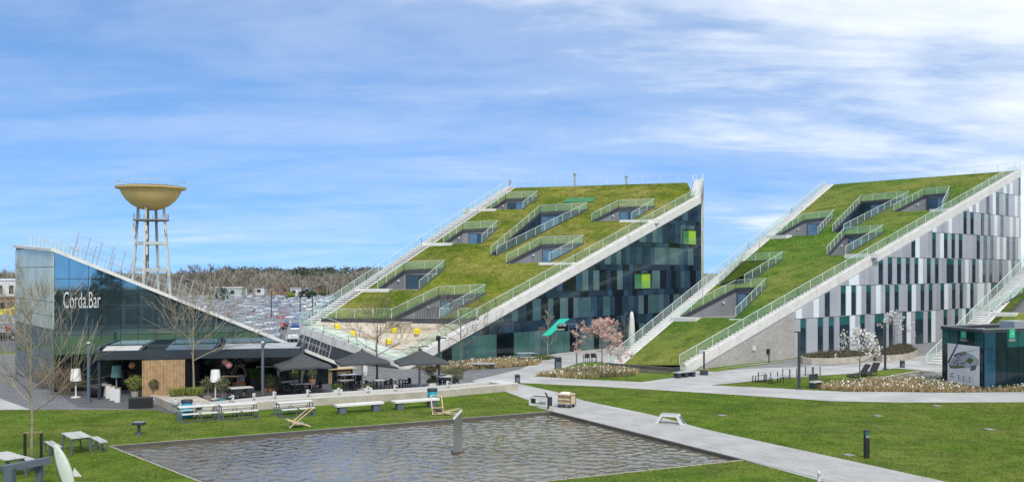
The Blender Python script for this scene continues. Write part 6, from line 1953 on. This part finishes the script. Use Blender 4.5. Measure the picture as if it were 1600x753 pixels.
# excavator beside the hall
p = G(9, 502); t = thing('excavator', 'yellow excavator with raised arm left of the bar', 'excavator', p)
MB().bbox((0, 0, 1.5), (2.6, 2.2, 1.0), b=.1).build('body', 'yellow_paint', t); MB().bbox((-.6, -.5, 2.5), (1.1, 1.0, 1.2), b=.1).build('cab', 'glass_black', t); MB().bbox((0, -.9, .45), (3.2, .5, .9), b=.2).build('track', 'black_metal', t); MB().bbox((0, .9, .45), (3.2, .5, .9), b=.2).build('track', 'black_metal', t)
a = MB().bar((1.0, 0, 1.8), (3.2, 0, 3.8), .4, .5).build('boom', 'yellow_paint', t); MB().bar((3.1, 0, 3.8), (4.6, 0, 2.2), .3, .4).build('stick', 'yellow_paint', a); MB().bbox((4.6, 0, 1.8), (.7, .9, .8), b=.1).build('bucket', 'black_metal', a)
t = thing('road_sign', 'red round road sign on a pole left of the bar', 'road sign', G(12.5, 538)); h = UP(12.5, 512, G(12.5, 538)); MB().lathe([(.04, 0), (.04, h)], 8).build('pole', 'galvanised', t); MB().tube([(0, -.05, h - .1), (0, -.09, h - .1)], .32, 16).build('disc', 'car_red', t)
# evergreen bushes near the tribune stair
for px, by, r_, lab, m in ((477, 472, 1.9, 'dark green round bush at the wood edge', 'leaf_dark'), (487, 470, 1.5, 'smaller dark green bush beside the round one', 'leaf_dark'), (345, 475, 2.2, 'dark evergreen shrub behind the bar roof poles', 'leaf_dark'), (455, 468, 1.2, 'light green bush among the sheds', 'leaf_lime'), (507, 466, 1.6, 'pale green shrub by the far stair foot', 'leaf_olive')):
    p = G(px, by); t = thing('bush', lab, 'bush', p); b = MB(); b.tube([(0, 0, 0), (0, 0, r_)], [.12, .05], 5); b.build('trunk', 'bark', t); leaf_ball(t, (0, 0, r_ * .95), r_, 900, .22, m)
# ================================================================== WOOD ON THE SKYLINE
def wood(name, x0, x1, y0, y1, n, hmin, hmax, m, lab, per=34, spray=.9):
    tx = nrg.uniform(x0, x1, n); ty = nrg.uniform(y0, y1, n); th = nrg.uniform(hmin, hmax, n) * (1 + .10 * np.sin(tx * .11) + .06 * np.sin(tx * .37 + 1))
    tr_ = []
    for i in range(n):
        h = th[i]; q = per
        base = np.stack([tx[i] + nrg.normal(size=q) * h * .02, np.full(q, ty[i]), h * nrg.uniform(.02, .8, q)], 1)
        ang = nrg.uniform(0, 6.28, q); L = h * nrg.uniform(.12, .34, q)
        el = nrg.uniform(.5, 1.4, q)
        dv = np.stack([np.cos(ang) * np.cos(el) * spray, np.sin(ang) * np.cos(el) * spray, np.sin(el)], 1) * L[:, None]
        tip = base + dv; tip[:, 2] = np.minimum(tip[:, 2], h)
        wv = np.stack([np.ones(q) * h * .018, np.zeros(q), np.zeros(q)], 1)
        tr_.append(np.stack([base - wv, base + wv, tip], 1))
        trk = np.array([[[tx[i] - .14, ty[i], 0], [tx[i] + .14, ty[i], 0], [tx[i], ty[i], h * .95]]]); tr_.append(trk)
    o = tri_cloud(name, np.concatenate(tr_), m, kind='stuff'); o['label'] = lab
    return o
wood('bare_wood', -230, -40, 318, 372, 900, 7.2, 8.8, 'far_twigs', 'brown bare wood along the skyline behind the car park')
wood('bare_wood', -230, -150, 288, 318, 160, 6.8, 9.0, 'far_twigs', 'brown bare wood behind the hall at the left edge')
def pines(x0, x1, y0, y1, n, lab):
    parts = []
    for i in range(n):
        x, y = nrg.uniform(x0, x1), nrg.uniform(y0, y1); h = nrg.uniform(8.2, 9.6)
        for k in range(5):
            c = np.array([x + nrg.normal() * 1.0, y + nrg.normal(), h - nrg.uniform(.4, 3.0)]); parts.append(leaves(c + nrg.normal(size=(34, 3)) * np.array([1.0, 1.0, .55]), .42))
    o = tri_cloud('pine_wood', np.concatenate(parts), 'far_pine', kind='stuff'); o['label'] = lab
pines(-115, -35, 374, 395, 110, 'dark pine tops on the skyline left of the tribune building')
for i, (px, ty, sd, lab) in enumerate(((301, 425.5, 51, 'large bare tree standing out at the left of the wood'), (327, 424.5, 52, 'tallest bare tree in the wood behind the bar roof'), (387, 427, 53, 'bare tree standing out above the middle of the car park'), (282, 430, 54, 'bare tree at the foot of the water tower'))):
    p = G(px, 466 if i < 3 else 468); t, _ = bare_tree(lab, p, UP(px, ty, p), .22, sd, .28, 1.0, .5, 12, (5, 5), 'far_twigs', rmin=.045, reach=.42)
# unseen trees behind the viewpoint, added for dark reflections in the bar glass
for i, (x, y) in enumerate(((-18, -8), (-9, -9.5), (6, -9), (-30, -8), (15, -8))):
    t = thing('reflection_tree', 'unseen dark evergreen tree added behind the viewpoint for reflections', 'tree', (x, y, 0), 0, 'evergreens added behind the viewpoint for reflections')
    t['label'] = 'unseen dark evergreen tree added behind the viewpoint for reflections in the bar'
    b = MB(); b.tube([(0, 0, 0), (.1, 0, 3)], [.18, .1], 7); b.build('trunk', 'bark', t); leaf_ball(t, (0, 0, 5.2), 2.6, 900, .3, 'leaf_dark', squash=1.3)
